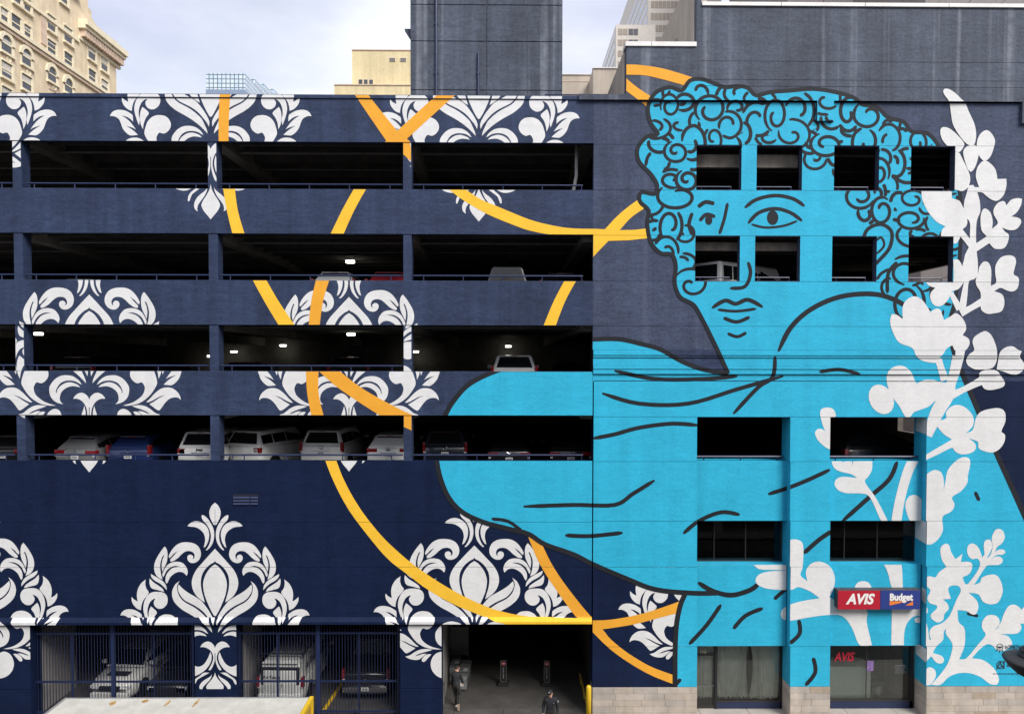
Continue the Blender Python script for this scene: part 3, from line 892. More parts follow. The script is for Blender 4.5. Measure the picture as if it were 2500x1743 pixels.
sp(box('top_flashing', sgx0 - .01, sgx1 + .01, -.03, .345, sz1, sz1 + .02, DKM, sign))
WLET = mat('sign_white', (.78, .76, .74), .5, .05, 4)
sp(text_obj('lettering', 'AVIS', .56, WLET, sign, .022, .25, (xx(2099, 1463, -.04), -.042, zz(1463, 2100, -.04)), width=1.16))
sp(text_obj('lettering', 'Budget', .38, WLET, sign, .016, 0, (xx(2200, 1459, -.04), -.042, zz(1458, 2100, -.04)), width=.93))
ORS = mat('sign_orange', (.75, .20, .03), .5)
x0, x1, z0, z1 = xx(2172, 1470, -.04), xx(2229, 1470, -.04), zz(1477.5, 2100, -.04), zz(1467, 2100, -.04)
sp(mesh_obj('orange_stripe', [(x0, -.041, z0), (x0, -.041, z1), (x0 + (x1 - x0) * .80, -.041, z1)], [(0, 2, 1)], ORS, sign))
sp(mesh_obj('orange_stripe', [(x1, -.041, z0), (x1, -.041, z1), (x1 - (x1 - x0) * .32, -.041, z0)], [(0, 1, 2)], ORS, sign))

# ================================================================== the mural
# --- damask motif, right half, traced on three places of the wall and brought to one scale (u right, v down, origin at the drop's tip)
def fA(p): return ((p[0] - 27) * .1874, (p[1] - 630) * .1874)
def fB(p): return ((p[0] - 92) * .1104, 145.8 + (p[1] - 402) * .1153)
def fC(p): return ((p[0] - 75) * .1237, 185.7 + (p[1] - 235) * .13066)
def fE(p): return ((p[0] - 880) * .1231, 242.5 + (p[1] - 240) * .1311)
def fF(p): return ((1158 - (960 + p[0] * .1249)) / 1.06, 202 + (p[1] - 395) * .1249)
MOTIF = []
def add(f, s):
    MOTIF.append([f(p) for p in s])
add(fA, [(27,30),(70,70),(100,140),(95,210),(65,280),(40,320),(30,318),(29,125),(27,120)])
add(fA, [(197,190),(202,215),(185,260),(130,320),(95,390),(80,460),(90,540),(120,610),(148,645),(130,648),(90,610),(55,550),(38,470),(45,380),(75,310),(120,240),(170,198)])
add(fA, [(387,335),(360,305),(310,278),(255,272),(200,290),(150,325),(115,380),(103,450),(115,530),(150,600),(175,615),(165,575),(155,510),(170,440),(215,385),(280,350),(350,342)])
add(fA, [(27,630),(110,720),(190,810),(260,890),(310,980),(330,1070),(315,1160),(270,1240),(210,1295),(160,1328),(175,1270),(200,1180),(212,1080),(200,980),(150,890),(85,830),(27,788)])
add(fA, [(27,832),(80,870),(140,950),(172,1030),(182,1110),(165,1220),(130,1320),(85,1420),(40,1500),(27,1505)])
add(fA, [(625,752),(600,735),(570,700),(515,658),(560,715),(610,770),(605,795),(570,790),(510,750),(460,700),(410,665),(350,660),(310,680),(292,720),(300,755),(318,762),(310,735),(335,708),(370,712),(388,740),(380,780),(345,812),(290,812),(240,780),(213,725),(215,660),(250,595),(310,558),(390,545),(470,552),(540,590),(595,655),(628,720)])
add(fA, [(680,600),(655,640),(645,710),(655,800),(690,880),(713,930),(722,850),(712,780),(690,720),(705,720),(732,790),(742,860),(732,950),(710,1030),(770,1000),(810,940),(820,860),(800,780),(750,690),(700,620)])
add(fA, [(395,982),(382,930),(400,870),(450,815),(520,798),(590,808),(650,845),(690,905),(712,960),(705,1000),(690,980),(660,920),(610,875),(550,853),(480,856),(545,868),(600,893),(645,943),(670,1000),(670,1060),(655,1085),(640,1060),(610,1000),(560,955),(500,930),(440,940)])
add(fA, [(862,958),(855,1000),(810,1045),(740,1085),(690,1130),(655,1168),(665,1110),(710,1050),(780,1005)])
add(fA, [(877,1015),(882,1060),(870,1120),(840,1150),(780,1165),(690,1190),(710,1150),(770,1105),(830,1065)])
add(fA, [(930,1030),(990,1080),(1030,1150),(1045,1230),(1035,1315),(1080,1290),(1113,1255),(1112,1310),(1085,1365),(1040,1410),(992,1430),(985,1370),(960,1300),(890,1205),(920,1150),(935,1090)])
add(fA, [(502,1093),(440,1155),(370,1205),(290,1252),(210,1305),(150,1375),(90,1465),(45,1560),(49,1634),(75,1580),(120,1520),(190,1440),(290,1370),(410,1308),(475,1240),(510,1160)])
add(fA, [(490,1050),(545,1095),(585,1180),(580,1270),(540,1345),(450,1425),(330,1495),(220,1570),(140,1640),(65,1720),(75,1670),(105,1600),(140,1530),(220,1450),(310,1385),(420,1325),(490,1250),(520,1160),(515,1100)])
add(fA, [(800,1278),(825,1320),(815,1370),(770,1408),(710,1405),(660,1360),(643,1300),(655,1240),(700,1200),(770,1190),(840,1195),(900,1230),(945,1310),(962,1400),(950,1480),(925,1560),(904,1613),(893,1540),(908,1470),(900,1390),(870,1320),(830,1285)])
add(fA, [(862,1380),(825,1410),(783,1460),(820,1520),(845,1590),(856,1665),(885,1590),(892,1480),(880,1420)])
add(fB, [(2185,548),(2150,480),(2080,430),(1970,415),(1850,440),(1760,490),(1712,535),(1705,660),(1770,600),(1850,555),(1940,538),(1850,592),(1760,672),(1690,762),(1645,825),(1720,785),(1860,742),(1760,802),(1680,862),(1602,935),(1690,945),(1770,945),(1850,890),(1920,800),(1960,690),(2000,610),(2070,560),(2140,545)])
comma = [fB(p) for p in [(1440,760),(1400,660),(1330,580),(1240,535),(1150,525),(1040,545),(960,610),(920,700),(930,790),(990,870),(1070,910),(1160,890)]]
comma += [fC(p) for p in [(1075,430),(1080,480),(1050,570),(980,640),(860,715),(680,770),(800,770),(950,740),(1080,670),(1180,580),(1260,470),(1305,370)]]
MOTIF.append(comma)
add(fC, [(210,400),(270,320),(370,255),(490,235),(600,250),(700,310),(780,410),(800,490),(780,600),(720,680),(640,725),(550,745),(600,690),(605,610),(575,530),(500,465),(400,430),(310,435),(240,448),(290,400),(400,362),(500,370),(590,420),(650,490),(670,555),(680,530),(660,460),(600,380),(520,340),(430,328),(320,345),(240,390)])
add(fC, [(1105,710),(1180,640),(1280,540),(1380,470),(1480,450),(1590,470),(1680,540),(1725,620),(1730,670),(1690,635),(1620,625),(1530,650),(1450,720),(1390,800),(1325,855),(1165,745),(1260,692),(1350,633),(1450,585),(1350,612),(1230,676),(1150,710)])
add(fF, [(775,832),(640,815),(520,835),(420,890),(330,960),(242,990),(330,1045),(440,1068),(520,1050),(590,985),(660,925),(580,930),(500,962),(425,982),(500,933),(600,893),(700,862)])
add(fF, [(750,940),(690,935),(620,970),(570,1040),(565,1085),(590,1112),(630,1095),(680,1030),(720,980)])
MOTIF.append([(11,256),(8,275),(13,298),(28,322),(54,340),(80,336),(96,318),(100,294),(92,272),(78,263),(66,268),(60,284),(50,302),(38,306),(26,296),(17,276)])
MOTIF.append([(0,242.5),(4.3,233.4),(11.8,227.5),(19.2,226.2),(27.8,229.5),(34,236),(35.9,239.9),(27.8,239.9),(19.2,243.2),(11.8,250.4),(7,259.5),(5,268),(4.2,276.6),(5.5,287),(8.5,297.6),(12.5,308),(16,317),(11.7,318),(7.4,310.7),(3,296),(.9,281.8),(.9,260.9),(0,258)])
add(fE, [(880,870),(900,960),(950,1060),(1010,1150),(1050,1230),(1045,1290),(1000,1370),(940,1440),(880,1512)])
add(fE, [(940,915),(960,960),(1010,1010),(1090,1070),(1150,1140),(1190,1230),(1180,1310),(1150,1350),(1120,1365),(1130,1320),(1115,1250),(1060,1170),(1000,1090),(955,1000)])
add(fE, [(990,880),(1100,960),(1220,1050),(1250,1110),(1280,1180),(1305,1180),(1300,1100),(1260,1030),(1180,960),(1100,880)])
def motif(cx, y0, sx, sy, klow=1.0, vcut=240.0):
    out = []
    for s in MOTIF:
        h = smooth_closed(s, 3)
        for sg in (1, -1):
            q = []
            for u, v in h:
                if v > vcut: v = vcut + (v - vcut) * klow
                q.append((cx + sg * u * sx, y0 + v * sy))
            out.append(q if sg == 1 else q[::-1])
    return out
INST = [(525, 1339, 1.0, 1.0, .72), (1158, 1331, 1.065, 1.0, .85), (-68, 1330, 1.02, 1.0, .85), (1752, 1325, 1.05, 1.0, .85),
        (514.5, 118.5, 1.065, 1.02, 1.0), (1169, 124, 1.065, 1.02, 1.0), (-108, 118, 1.065, 1.02, 1.0),
        (218, 719, 1.09, 1.06, 1.0), (852, 725, 1.07, 1.04, 1.0)]
for cx, y0, sx, sy, kl in INST:
    pl = motif(cx, y0, sx, sy, kl)
    if cx == 1752:
        hp(paint('damask_motif', pl, H_SURF, .004, WHITE_P, hall))
    else:
        gp(paint('damask_motif', pl, G_SURF, .004, WHITE_P, garage))

# --- ribbons (edges in photograph pixels)
def band(left, right):
    l = [tuple(v)[:2] for v in smooth_open([(p[0], p[1], 0) for p in left])]
    r = [tuple(v)[:2] for v in smooth_open([(p[0], p[1], 0) for p in right])]
    n = 40
    pick = lambda s, t: s[min(len(s) - 1, int(t * (len(s) - 1) + .5))]
    L_ = [l[0]] + [pick(l, i / n) for i in range(1, n)] + [l[-1]]; R_ = [r[0]] + [pick(r, i / n) for i in range(1, n)] + [r[-1]]
    out = Chain()
    for i in range(n):
        q = []
        for p in (L_[i], L_[i + 1], R_[i + 1], R_[i]):
            if not q or (abs(p[0] - q[-1][0]) + abs(p[1] - q[-1][1])) > 1e-6: q.append(p)
        if len(q) > 2: out.append(q)
    return out
m4 = lambda pts, y0=1263: [(700 + p[0] * .34843, y0 + p[1] * .34843) for p in pts]
m3 = lambda pts, y0=0: [(1400 + p[0] * .29985, y0 + p[1] * .29985) for p in pts]
OR, YE = [], []
# first great arc: parapet, three spandrels, column, then out from under the figure
OR.append(band([(537, 220), (534, 290), (534, 350)], [(563, 220), (559, 290), (558, 350)]))
YE.append(band([(544, 455), (554, 515), (570, 580)], [(573, 455), (581, 515), (600, 580)]))
YE.append(band([(613, 676), (645, 735), (684, 800)], [(646, 676), (680, 735), (724, 800)]))
OR.append(band([(772, 900), (830, 950), (928, 1014), (984, 1041), (1030, 1062)], [(816, 895), (880, 945), (955, 988), (1005, 1012), (1030, 1022)]))
OR.append(band(m4([(1683, 110), (1760, 300), (1870, 480), (2030, 700), (2160, 860)]), m4([(1790, 190), (1860, 330), (1960, 480), (2120, 680), (2240, 800)])))
# second arc: from the right of the parapet down the left side and round below the figure
OR.append(band([(1120, 195), (1062, 237), (968, 322), (930, 356)], [(1165, 195), (1107, 237), (991, 342), (975, 356)]))
YE.append(band([(868, 455), (836, 512), (804, 578)], [(898, 455), (866, 512), (836, 578)]))
OR.append(band([(773, 678), (760, 735), (753, 800)], [(806, 678), (789, 735), (780, 800)]))
OR.append(band([(747, 898), (750, 960), (762, 1022)], [(778, 898), (778, 960), (792, 1022)]))
YE.append(band([(792, 1118), (815, 1176), (850, 1242), (895, 1303), (944, 1361), (986, 1395), (1048, 1441), (1111, 1476), (1170, 1500), (1216, 1519), (1300, 1530), (1450, 1530)],
               [(819, 1118), (842, 1176), (880, 1242), (926, 1301), (965, 1340), (1014, 1381), (1076, 1423), (1139, 1458), (1205, 1486), (1275, 1502), (1345, 1508.6), (1450, 1511)]))
# third: left arm of the V, column, and the long sweep to the right
OR.append(band([(850, 205), (869, 236), (945, 347), (958, 360)], [(882, 205), (902, 236), (991, 347), (1004, 365)]))
OR.append([(945, 340), (968, 322), (1000, 345), (1010, 400), (983, 376), (975, 352)])
YE.append(band([(1085, 452), (1115, 478), (1153, 503), (1198, 527), (1257, 551), (1292, 563), (1341, 572.5), (1400, 576), (1452, 577)],
               [(1122, 452), (1170, 485), (1223, 508), (1292, 536), (1345, 550), (1397, 557.8), (1477, 560), (1477, 566), (1470, 577)]))
YE.append(band([(1381, 680), (1352, 735), (1325, 800)], [(1410, 680), (1380, 735), (1355, 800)]))
paint('orange_ribbon', OR, G_SURF, .008, ORANGE_P, garage, gp)
paint('golden_ribbon', YE, G_SURF, .0085, YELLOW_P, garage, gp)
HY, HO = [], []
HY.append(band(m3([(60, 600), (140, 510), (255, 400), (340, 310), (430, 230), (540, 150)], 440), m3([(100, 700), (175, 610), (290, 490), (375, 408), (470, 305), (590, 222)], 440)))
HY.append(m3([(140, 395), (255, 401), (375, 408), (500, 405), (610, 392), (612, 473), (450, 490), (290, 495), (140, 500)], 440))
HO.append(band(m3([(400, 530), (520, 530), (700, 555), (850, 595), (1010, 648)]), m3([(400, 612), (500, 612), (600, 620), (750, 655), (910, 700)])))
HO.append(band(m3([(420, 632), (520, 715), (650, 800)]), m3([(420, 735), (540, 825), (640, 905)])))
HO.append(band(m3([(140, 836), (300, 830), (500, 795), (680, 745), (860, 682)], 1263), m3([(140, 912), (235, 908), (480, 870), (680, 820), (850, 775)], 1263)))
HO.append(band(m3([(150, 840), (235, 908), (300, 985), (400, 1070), (520, 1150), (650, 1220), (830, 1285)], 1263), m3([(120, 890), (160, 935), (250, 1025), (350, 1110), (500, 1210), (650, 1290), (830, 1360)], 1263)))
paint('golden_ribbon', HY, H_SURF, .008, YELLOW_P, hall, hp)
paint('orange_ribbon', HO, H_SURF + OLD_SURF, .0082, ORANGE_P, hall, hp)

# --- the turquoise figure: a plain curly-haired bust of our own drawing, same size and colours
HEAD = [(1778, 912), (1740, 830), (1705, 762), (1690, 742), (1660, 725), (1647, 690), (1650, 650), (1640, 622), (1612, 618), (1588, 590), (1580, 545),
        (1584, 515), (1562, 492), (1566, 470), (1598, 474), (1604, 452), (1588, 425), (1560, 395), (1557, 362), (1580, 334), (1606, 328),
        (1588, 300), (1582, 262), (1600, 228), (1635, 214), (1664, 222), (1684, 198), (1712, 194), (1742, 204), (1770, 214), (1800, 211), (1826, 216), (1846, 234),
        (1880, 226), (1930, 222), (1985, 218), (2040, 226), (2085, 240), (2105, 256), (2140, 262), (2168, 288), (2205, 298), (2225, 322), (2262, 326), (2288, 352), (2310, 400),
        (2338, 450), (2346, 520), (2344, 600), (2338, 680), (2330, 740), (2318, 790), (2325, 850), (2345, 905), (2380, 985), (2425, 1090), (2470, 1190), (2520, 1300)]
BODY = HEAD + [(2590, 1440), (2660, 1600), (2680, 1800), (1649, 1800), (1648, 1600), (1651, 1530), (1660, 1480), (1672, 1450),
               (1600, 1438), (1530, 1412), (1448, 1377), (1400, 1353), (1330, 1328), (1290, 1303), (1240, 1290), (1180, 1274), (1128, 1249), (1095, 1213), (1074, 1162), (1066, 1110),
               (1072, 1050), (1087, 1014), (1105, 982), (1140, 942), (1185, 916), (1235, 898), (1310, 868), (1380, 842), (1450, 829), (1510, 828), (1570, 841), (1612, 853), (1660, 880), (1710, 900)]
body = smooth_closed(BODY, 3)
paint('figure_mural', [body], H_SURF + OLD_SURF, .012, TURQ, hall, hp)
paint('figure_mural', [body], G_SURF, .012, TURQ, garage, gp)
LINES = []
def ln(pts, w=9, **k): LINES.append(stroke(pts, w, **k))
ln(HEAD[:46] + HEAD[46:], 10, taper=False, sub=4)
ln([(2346, 905), (2380, 985), (2425, 1090), (2470, 1190), (2520, 1300), (2590, 1440), (2660, 1600)], 13, taper=False)
ln([(1440, 829), (1510, 828), (1570, 841), (1612, 853), (1660, 880), (1710, 900), (1778, 914)], 11, taper=False)
ln([(1235, 897), (1185, 916), (1140, 942), (1105, 982), (1087, 1014), (1072, 1050), (1066, 1110), (1074, 1162), (1095, 1213), (1128, 1249), (1180, 1274), (1240, 1290), (1290, 1303), (1330, 1328), (1400, 1353), (1448, 1377), (1530, 1412), (1600, 1438), (1690, 1447), (1750, 1447)], 12, taper=False)
ln([(1672, 1450), (1660, 1480), (1651, 1530), (1648, 1600), (1648, 1677)], 12, taper=False)
# hair: our own pattern of comma curls packed over the crown and down both sides
random.seed(21)
def curl(x, y, r, ang, turn, w=7.5, span=4.3):
    pts = []
    n = 9
    for i in range(n):
        t = i / (n - 1)
        a = ang + turn * span * t
        rr = r * (1 - .72 * t)
        pts.append((x + rr * math.cos(a), y + rr * math.sin(a)))
    ln(pts, w, sub=3)
crown = [(1622, 262, 34), (1690, 240, 36), (1752, 258, 38), (1820, 262, 36), (1895, 262, 38), (1965, 262, 40), (2040, 270, 38), (2110, 300, 36), (2180, 340, 34),
         (1655, 318, 40), (1728, 322, 40), (1800, 325, 34), (1872, 330, 38), (1945, 322, 36), (2020, 330, 34), (2090, 352, 34), (2250, 372, 32),
         (1592, 365, 28), (1640, 392, 36), (1675, 440, 26), (1592, 452, 18), (1630, 508, 34), (1612, 565, 30), (1660, 590, 24), (1668, 655, 26), (1682, 705, 20),
         (1992, 402, 30), (2180, 425, 28), (2110, 512, 30), (2182, 505, 28), (2172, 600, 26), (2190, 690, 24), (2290, 640, 22), (2240, 540, 30)]
hair = [(1590, 470), (1598, 330), (1595, 262), (1640, 222), (1700, 204), (1800, 222), (1850, 244), (1990, 228), (2100, 262), (2220, 330), (2290, 360), (2330, 440), (2330, 620), (2310, 760),
        (2225, 770), (2160, 700), (2110, 560), (2080, 440), (1960, 372), (1850, 352), (1760, 372), (1700, 440), (1668, 520), (1690, 720), (1658, 715), (1652, 640), (1600, 600), (1588, 520)]
def inside(px, py, pl):
    c = False
    for i in range(len(pl)):
        (ax, ay), (bx, by) = pl[i - 1], pl[i]
        if (ay > py) != (by > py) and px < (bx - ax) * (py - ay) / (by - ay + 1e-12) + ax: c = not c
    return c
locks = []
tries = 0
while tries < 9000:
    tries += 1
    x, y, r = random.uniform(1560, 2340), random.uniform(205, 780), random.uniform(24, 44)
    if inside(x, y, hair) and all((x - q[0]) ** 2 + (y - q[1]) ** 2 > ((r + q[2]) * .62) ** 2 for q in locks) and not (2085 < x < 2205 and 525 < y < 690):
        locks.append((x, y, r))
random.shuffle(locks)
def shown(pts, k):
    """runs of a lock's line that no later, overlapping lock covers"""
    run, out = [], []
    for p in pts:
        if any((p[0] - q[0]) ** 2 + (p[1] - q[1]) ** 2 < (q[2] * .98) ** 2 for q in locks[k + 1:]) or not inside(p[0], p[1], HEAD):
            if len(run) > 3: out.append(run)
            run = []
        else: run.append(p)
    if len(run) > 3: out.append(run)
    return out
for k, (x, y, r) in enumerate(locks):
    a, sg, w = random.uniform(0, 6.28), random.choice((-1, 1)), random.uniform(7.0, 9.0)
    ex = random.uniform(.80, 1.25)
    n = int(random.uniform(38, 50))
    spi = []
    for t in range(n):      # rim first, then winding in to the middle of the lock
        q = 1.0 if t < 16 else 1.0 - (t - 16) * .030
        th = a + sg * t * .21
        spi.append((x + r * ex * q * math.cos(th), y + r / ex * q * math.sin(th)))
    for run in shown(spi, k): ln(run[::2] + ([run[-1]] if len(run) % 2 == 0 else []), w, sub=3)
# plain face
ln([(1690, 520), (1682, 548), (1690, 574)], 9)
ln([(1818, 508), (1846, 488), (1892, 478), (1936, 486), (1964, 504)], 9)           # brow
ln([(1826, 546), (1852, 520), (1892, 510), (1930, 520), (1958, 540)], 9)           # upper lid
ln([(1834, 548), (1868, 556), (1912, 552), (1946, 540)], 6)                         # lower lid
LINES.append(ell(1886, 532, 14, 18))
ln([(1704, 506), (1722, 494), (1744, 498)], 10)                                     # far brow
ln([(1708, 540), (1724, 524), (1746, 530)], 9)
LINES.append(ell(1730, 538, 9, 12))
ln([(1776, 496), (1768, 535), (1756, 572)], 8)
ln([(1826, 640), (1832, 668), (1818, 700), (1782, 704)], 9)                         # nose
ln([(1738, 752), (1770, 734), (1796, 742), (1826, 732), (1862, 750)], 10)           # mouth
ln([(1752, 756), (1796, 760), (1846, 754)], 7)
ln([(1766, 776), (1798, 786), (1830, 774)], 9)
ln([(1776, 814), (1800, 822), (1822, 812)], 8)
ln([(2105, 590), (2118, 560), (2150, 548), (2176, 566), (2172, 604), (2146, 636), (2128, 652)], 9)   # ear
ln([(2130, 596), (2150, 580), (2158, 600), (2140, 620)], 6)
ln([(2190, 640), (2168, 668), (2166, 716)], 9)
# shoulders, arm and drapery: long plain folds
ln([(1900, 858), (1930, 800), (1980, 755), (2050, 725), (2130, 718), (2190, 735), (2250, 775)], 12)
ln([(1892, 870), (1886, 920), (1850, 946), (1790, 1010)], 10)
ln([(1448, 1070), (1500, 1060), (1560, 1044), (1640, 1034), (1705, 1038)], 10)
ln([(1470, 960), (1560, 985), (1680, 985), (1800, 950), (1912, 918)], 10)
ln([(1500, 905), (1600, 925), (1720, 925), (1800, 918)], 10)
ln([(1278, 1236), (1400, 1232), (1500, 1232), (1545, 1205), (1598, 1172)], 10)
ln([(1380, 1306), (1440, 1308), (1520, 1300)], 10)
ln([(1200, 1266), (1240, 1272), (1275, 1296)], 8)
ln([(1668, 1302), (1705, 1272), (1760, 1250), (1806, 1256)], 10)
ln([(1875, 1206), (1925, 1190), (1975, 1170), (2026, 1146)], 10)
ln([(2190, 1126), (2170, 1170), (2120, 1215), (2056, 1272)], 11)
ln([(2030, 1296), (1998, 1318), (1962, 1350)], 11)
ln([(1704, 1421), (1740, 1442), (1785, 1452), (1830, 1440), (1852, 1424)], 12)
ln([(1760, 1475), (1725, 1525), (1682, 1572)], 10)
ln([(1790, 1534), (1820, 1502), (1862, 1484)], 10)
ln([(1950, 1512), (1952, 1545), (1928, 1570)], 10)
ln([(1985, 1604), (1990, 1640), (1966, 1672)], 10)
ln([(1890, 1462), (1905, 1448), (1918, 1438)], 9)
ln([(2380, 1200), (2390, 1222)], 9)
ln([(2000, 908), (2050, 902), (2100, 914)], 9)
ln([(2360, 1496), (2388, 1503)], 8)
ln([(1648, 1672), (1662, 1656)], 9)
paint('figure_outline', LINES, H_SURF + OLD_SURF, .016, BLACK_P, hall, hp)
paint('figure_outline', LINES, G_SURF, .016, BLACK_P, garage, gp)

# --- white blossoms
FLO = []
def fl(pts, x0, y0, s, sm=True):
    q = tr(pts, x0, y0, s); FLO.append(smooth_closed(q, 3) if sm else q)
def fe(e, x0, y0, s): FLO.append(tr(ell(*e), x0, y0, s))
def fs(pts, x0, y0, s): FLO.append(stroke(tr(pts, x0, y0, s), 10, taper=False, sub=4))
g = (2200, 200, .28736)
fl([(355,85),(370,62),(410,68),(460,100),(510,150),(540,178),(575,260),(620,360),(635,450),(620,530),(575,540),(530,505),(480,440),(440,370),(425,300),(412,200),(400,160),(370,120)], *g)
fl([(330,420),(350,388),(400,395),(450,430),(500,480),(533,525),(525,560),(490,600),(440,580),(390,545),(345,490)], *g)
fl([(720,413),(765,440),(795,500),(785,560),(760,630),(725,668),(690,668),(655,620),(640,560),(645,500),(670,445)], *g)
fl([(545,560),(600,535),(650,560),(655,620),(640,690),(615,745),(590,768),(565,745),(535,660),(525,600)], *g)
fl([(700,672),(750,690),(795,740),(810,790),(815,828),(890,825),(893,880),(870,960),(820,1010),(770,1005),(720,970),(680,940),(600,945),(600,895),(660,898),(640,840),(632,790),(650,720)], *g)
fl([(440,590),(490,605),(510,640),(550,720),(580,790),(583,850),(560,905),(515,932),(490,925),(440,900)], *g)
fs([(590,880,40),(600,960,100),(600,1030,135),(600,1120,135),(610,1190,60),(608,1290,52),(606,1400,62),(592,1480,105),(590,1560,120),(590,1660,120)], *g)
fl([(170,930),(420,930),(430,990),(490,1010),(520,1060),(555,1150),(555,1220),(510,1265),(500,1320),(470,1370),(440,1372),(400,1340),(340,1320),(345,1260),(375,1230),(300,1190),(230,1110),(180,1010)], *g)
fs([(610,1425,60),(740,1340,60)], *g)
fs([(500,1270,50),(600,1400,50)], *g)
fl([(715,1078),(755,1110),(775,1180),(770,1250),(820,1200),(785,1130),(785,1080),(820,1030),(870,1015),(893,1050),(930,1005),(985,990),(1025,995),(1015,1050),(980,1110),(935,1145),(1000,1160),(1018,1195),(980,1250),(920,1262),(855,1240),(880,1275),(912,1300),(905,1360),(870,1415),(800,1420),(770,1400),(740,1360),(720,1310),(680,1260),(672,1150),(690,1090)], *g)
g = (2150, 620, .2373)
fl([(745,60),(790,58),(820,90),(835,130),(850,80),(880,-10),(980,-10),(990,120),(990,220),(960,260),(905,285),(890,420),(868,560),(800,560),(830,400),(855,290),(800,360),(730,385),(690,300),(745,290)], *g)
fl([(460,295),(740,295),(725,400),(690,470),(640,525),(580,540),(530,510),(505,440),(520,390),(560,350),(500,330)], *g)
fs([(720,400,45),(810,570,70)], *g)
fs([(820,610,80),(920,560,60),(1040,490,70)], *g)
fl([(1060,80),(1110,95),(1135,170),(1130,330),(1185,295),(1175,200),(1180,120),(1230,40),(1310,15),(1370,30),(1390,80),(1375,150),(1365,210),(1410,240),(1420,290),(1400,360),(1350,388),(1290,375),(1230,350),(1165,385),(1250,420),(1270,510),(1240,590),(1160,612),(1090,615),(1035,580),(1025,520),(1025,400),(985,330),(975,270),(1000,200),(1015,130)], *g)
fl([(95,690),(110,620),(160,625),(225,670),(222,560),(250,490),(310,445),(370,440),(430,480),(480,550),(510,600),(560,565),(610,575),(635,640),(650,680),(720,640),(770,610),(830,650),(870,720),(875,780),(840,835),(900,870),(912,920),(890,970),(850,1000),(770,1000),(735,940),(680,970),(640,1030),(600,1070),(560,1120),(430,1100),(365,1050),(340,990),(300,955),(200,920),(150,860),(110,770)], *g)
fs([(820,970,100),(800,1100,85),(760,1240,85),(690,1400,110)], *g)
fs([(590,1080,70),(620,1180,70),(660,1300,90)], *g)
fl([(1060,795),(1110,810),(1150,860),(1185,950),(1195,1020),(1190,1100),(1150,1170),(1060,1190),(980,1190),(900,1150),(877,1090),(910,1030),(960,990),(942,910),(965,850)], *g)
fl([(1240,990),(1300,955),(1360,952),(1410,985),(1450,1000),(1430,1060),(1475,1130),(1465,1190),(1410,1235),(1330,1235),(1260,1210),(1190,1190),(1205,1100),(1215,1040)], *g)
fl([(1010,1230),(1090,1190),(1190,1200),(1230,1250),(1275,1320),(1250,1370),(1140,1398),(1070,1390),(1035,1340)], *g)
fs([(690,1470,90),(860,1390,60),(1060,1290,90)], *g)
g = (1980, 880, .28736)
fl([(640,140),(670,75),(730,45),(790,50),(850,100),(875,160),(895,195),(960,165),(1040,165),(1110,185),(1180,200),(1200,270),(1160,330),(1060,340),(1000,390),(920,420),(870,440),(840,478),(800,478),(750,390),(690,310),(655,240)], *g)
fs([(1230,-40,60),(1195,150,70),(1160,290,110),(1085,410,115),(1035,520,100),(990,640,70)], *g)
fe((595, 330, 100, 132, -28), *g)
fl([(75,450),(90,410),(140,398),(190,415),(210,470),(190,490),(200,775),(120,735),(60,680),(32,620),(50,585),(85,580),(120,600),(95,540)], *g)
fl([(1060,540),(1080,515),(1145,490),(1145,440),(1190,390),(1250,377),(1310,400),(1360,450),(1380,500),(1370,560),(1315,615),(1372,590),(1398,490),(1440,435),(1520,410),(1600,405),(1645,440),(1648,520),(1615,600),(1645,630),(1640,690),(1600,750),(1540,780),(1470,770),(1420,740),(1415,690),(1340,660),(1395,710),(1390,760),(1340,790),(1270,795),(1220,770),(1195,740),(1080,795),(960,850),(960,810),(1195,670),(1120,620)], *g)
fs([(870,840,90),(830,920,85),(790,1040,82),(750,1200,82),(722,1370,86)], *g)
fl([(170,845),(250,850),(275,862),(300,848),(340,850),(352,895),(362,850),(520,845),(515,930),(480,990),(455,1020),(480,1070),(540,1150),(600,1260),(655,1370),(600,1370),(540,1240),(490,1150),(430,1128),(300,1125),(230,1100),(198,1050),(215,1005),(270,985),(390,998),(340,965),(240,940),(190,905)], *g)
fl([(950,1020),(975,970),(1040,930),(1100,945),(1125,1010),(1125,1100),(1120,1130),(1140,1020),(1160,930),(1230,850),(1290,820),(1340,830),(1350,880),(1330,980),(1325,1040),(1270,1110),(1195,1160),(1218,1220),(1190,1280),(1115,1325),(1120,1430),(1090,1500),(1030,1555),(985,1560),(890,1540),(890,1365),(840,1362),(805,1270),(800,1210),(830,1155),(880,1140),(930,1170),(962,1250),(950,1120)], *g)
g = (1820, 1280, .2623)
fl([(375,190),(410,145),(470,137),(525,165),(538,240),(530,400),(510,470),(575,525),(560,440),(600,370),(680,342),(770,375),(820,450),(830,540),(800,640),(775,670),(870,720),(1120,790),(1125,900),(1175,1120),(1060,1120),(990,960),(900,850),(760,840),(600,860),(420,892),(350,880),(328,840),(350,780),(450,730),(580,700),(690,685),(600,620),(490,580),(430,605),(300,605),(180,590),(110,555),(92,510),(130,460),(220,435),(380,428),(380,370),(350,330)], *g)
fl([(0,325),(200,315),(390,355),(395,425),(250,420),(130,415),(80,380)], *g)
fl([(1195,310),(1390,310),(1450,370),(1462,590),(1365,590),(1330,470),(1285,370)], *g)
fl([(1005,600),(1040,540),(1100,525),(1150,545),(1178,600)], *g)
fl([(1360,770),(1640,770),(1690,770),(1690,820),(1640,845),(1560,855),(1500,920),(1475,1010),(1472,1120),(1355,1120)], *g)
fl([(1630,600),(1655,640),(1675,680),(1640,692)], *g)
g = (2200, 1270, .26858)
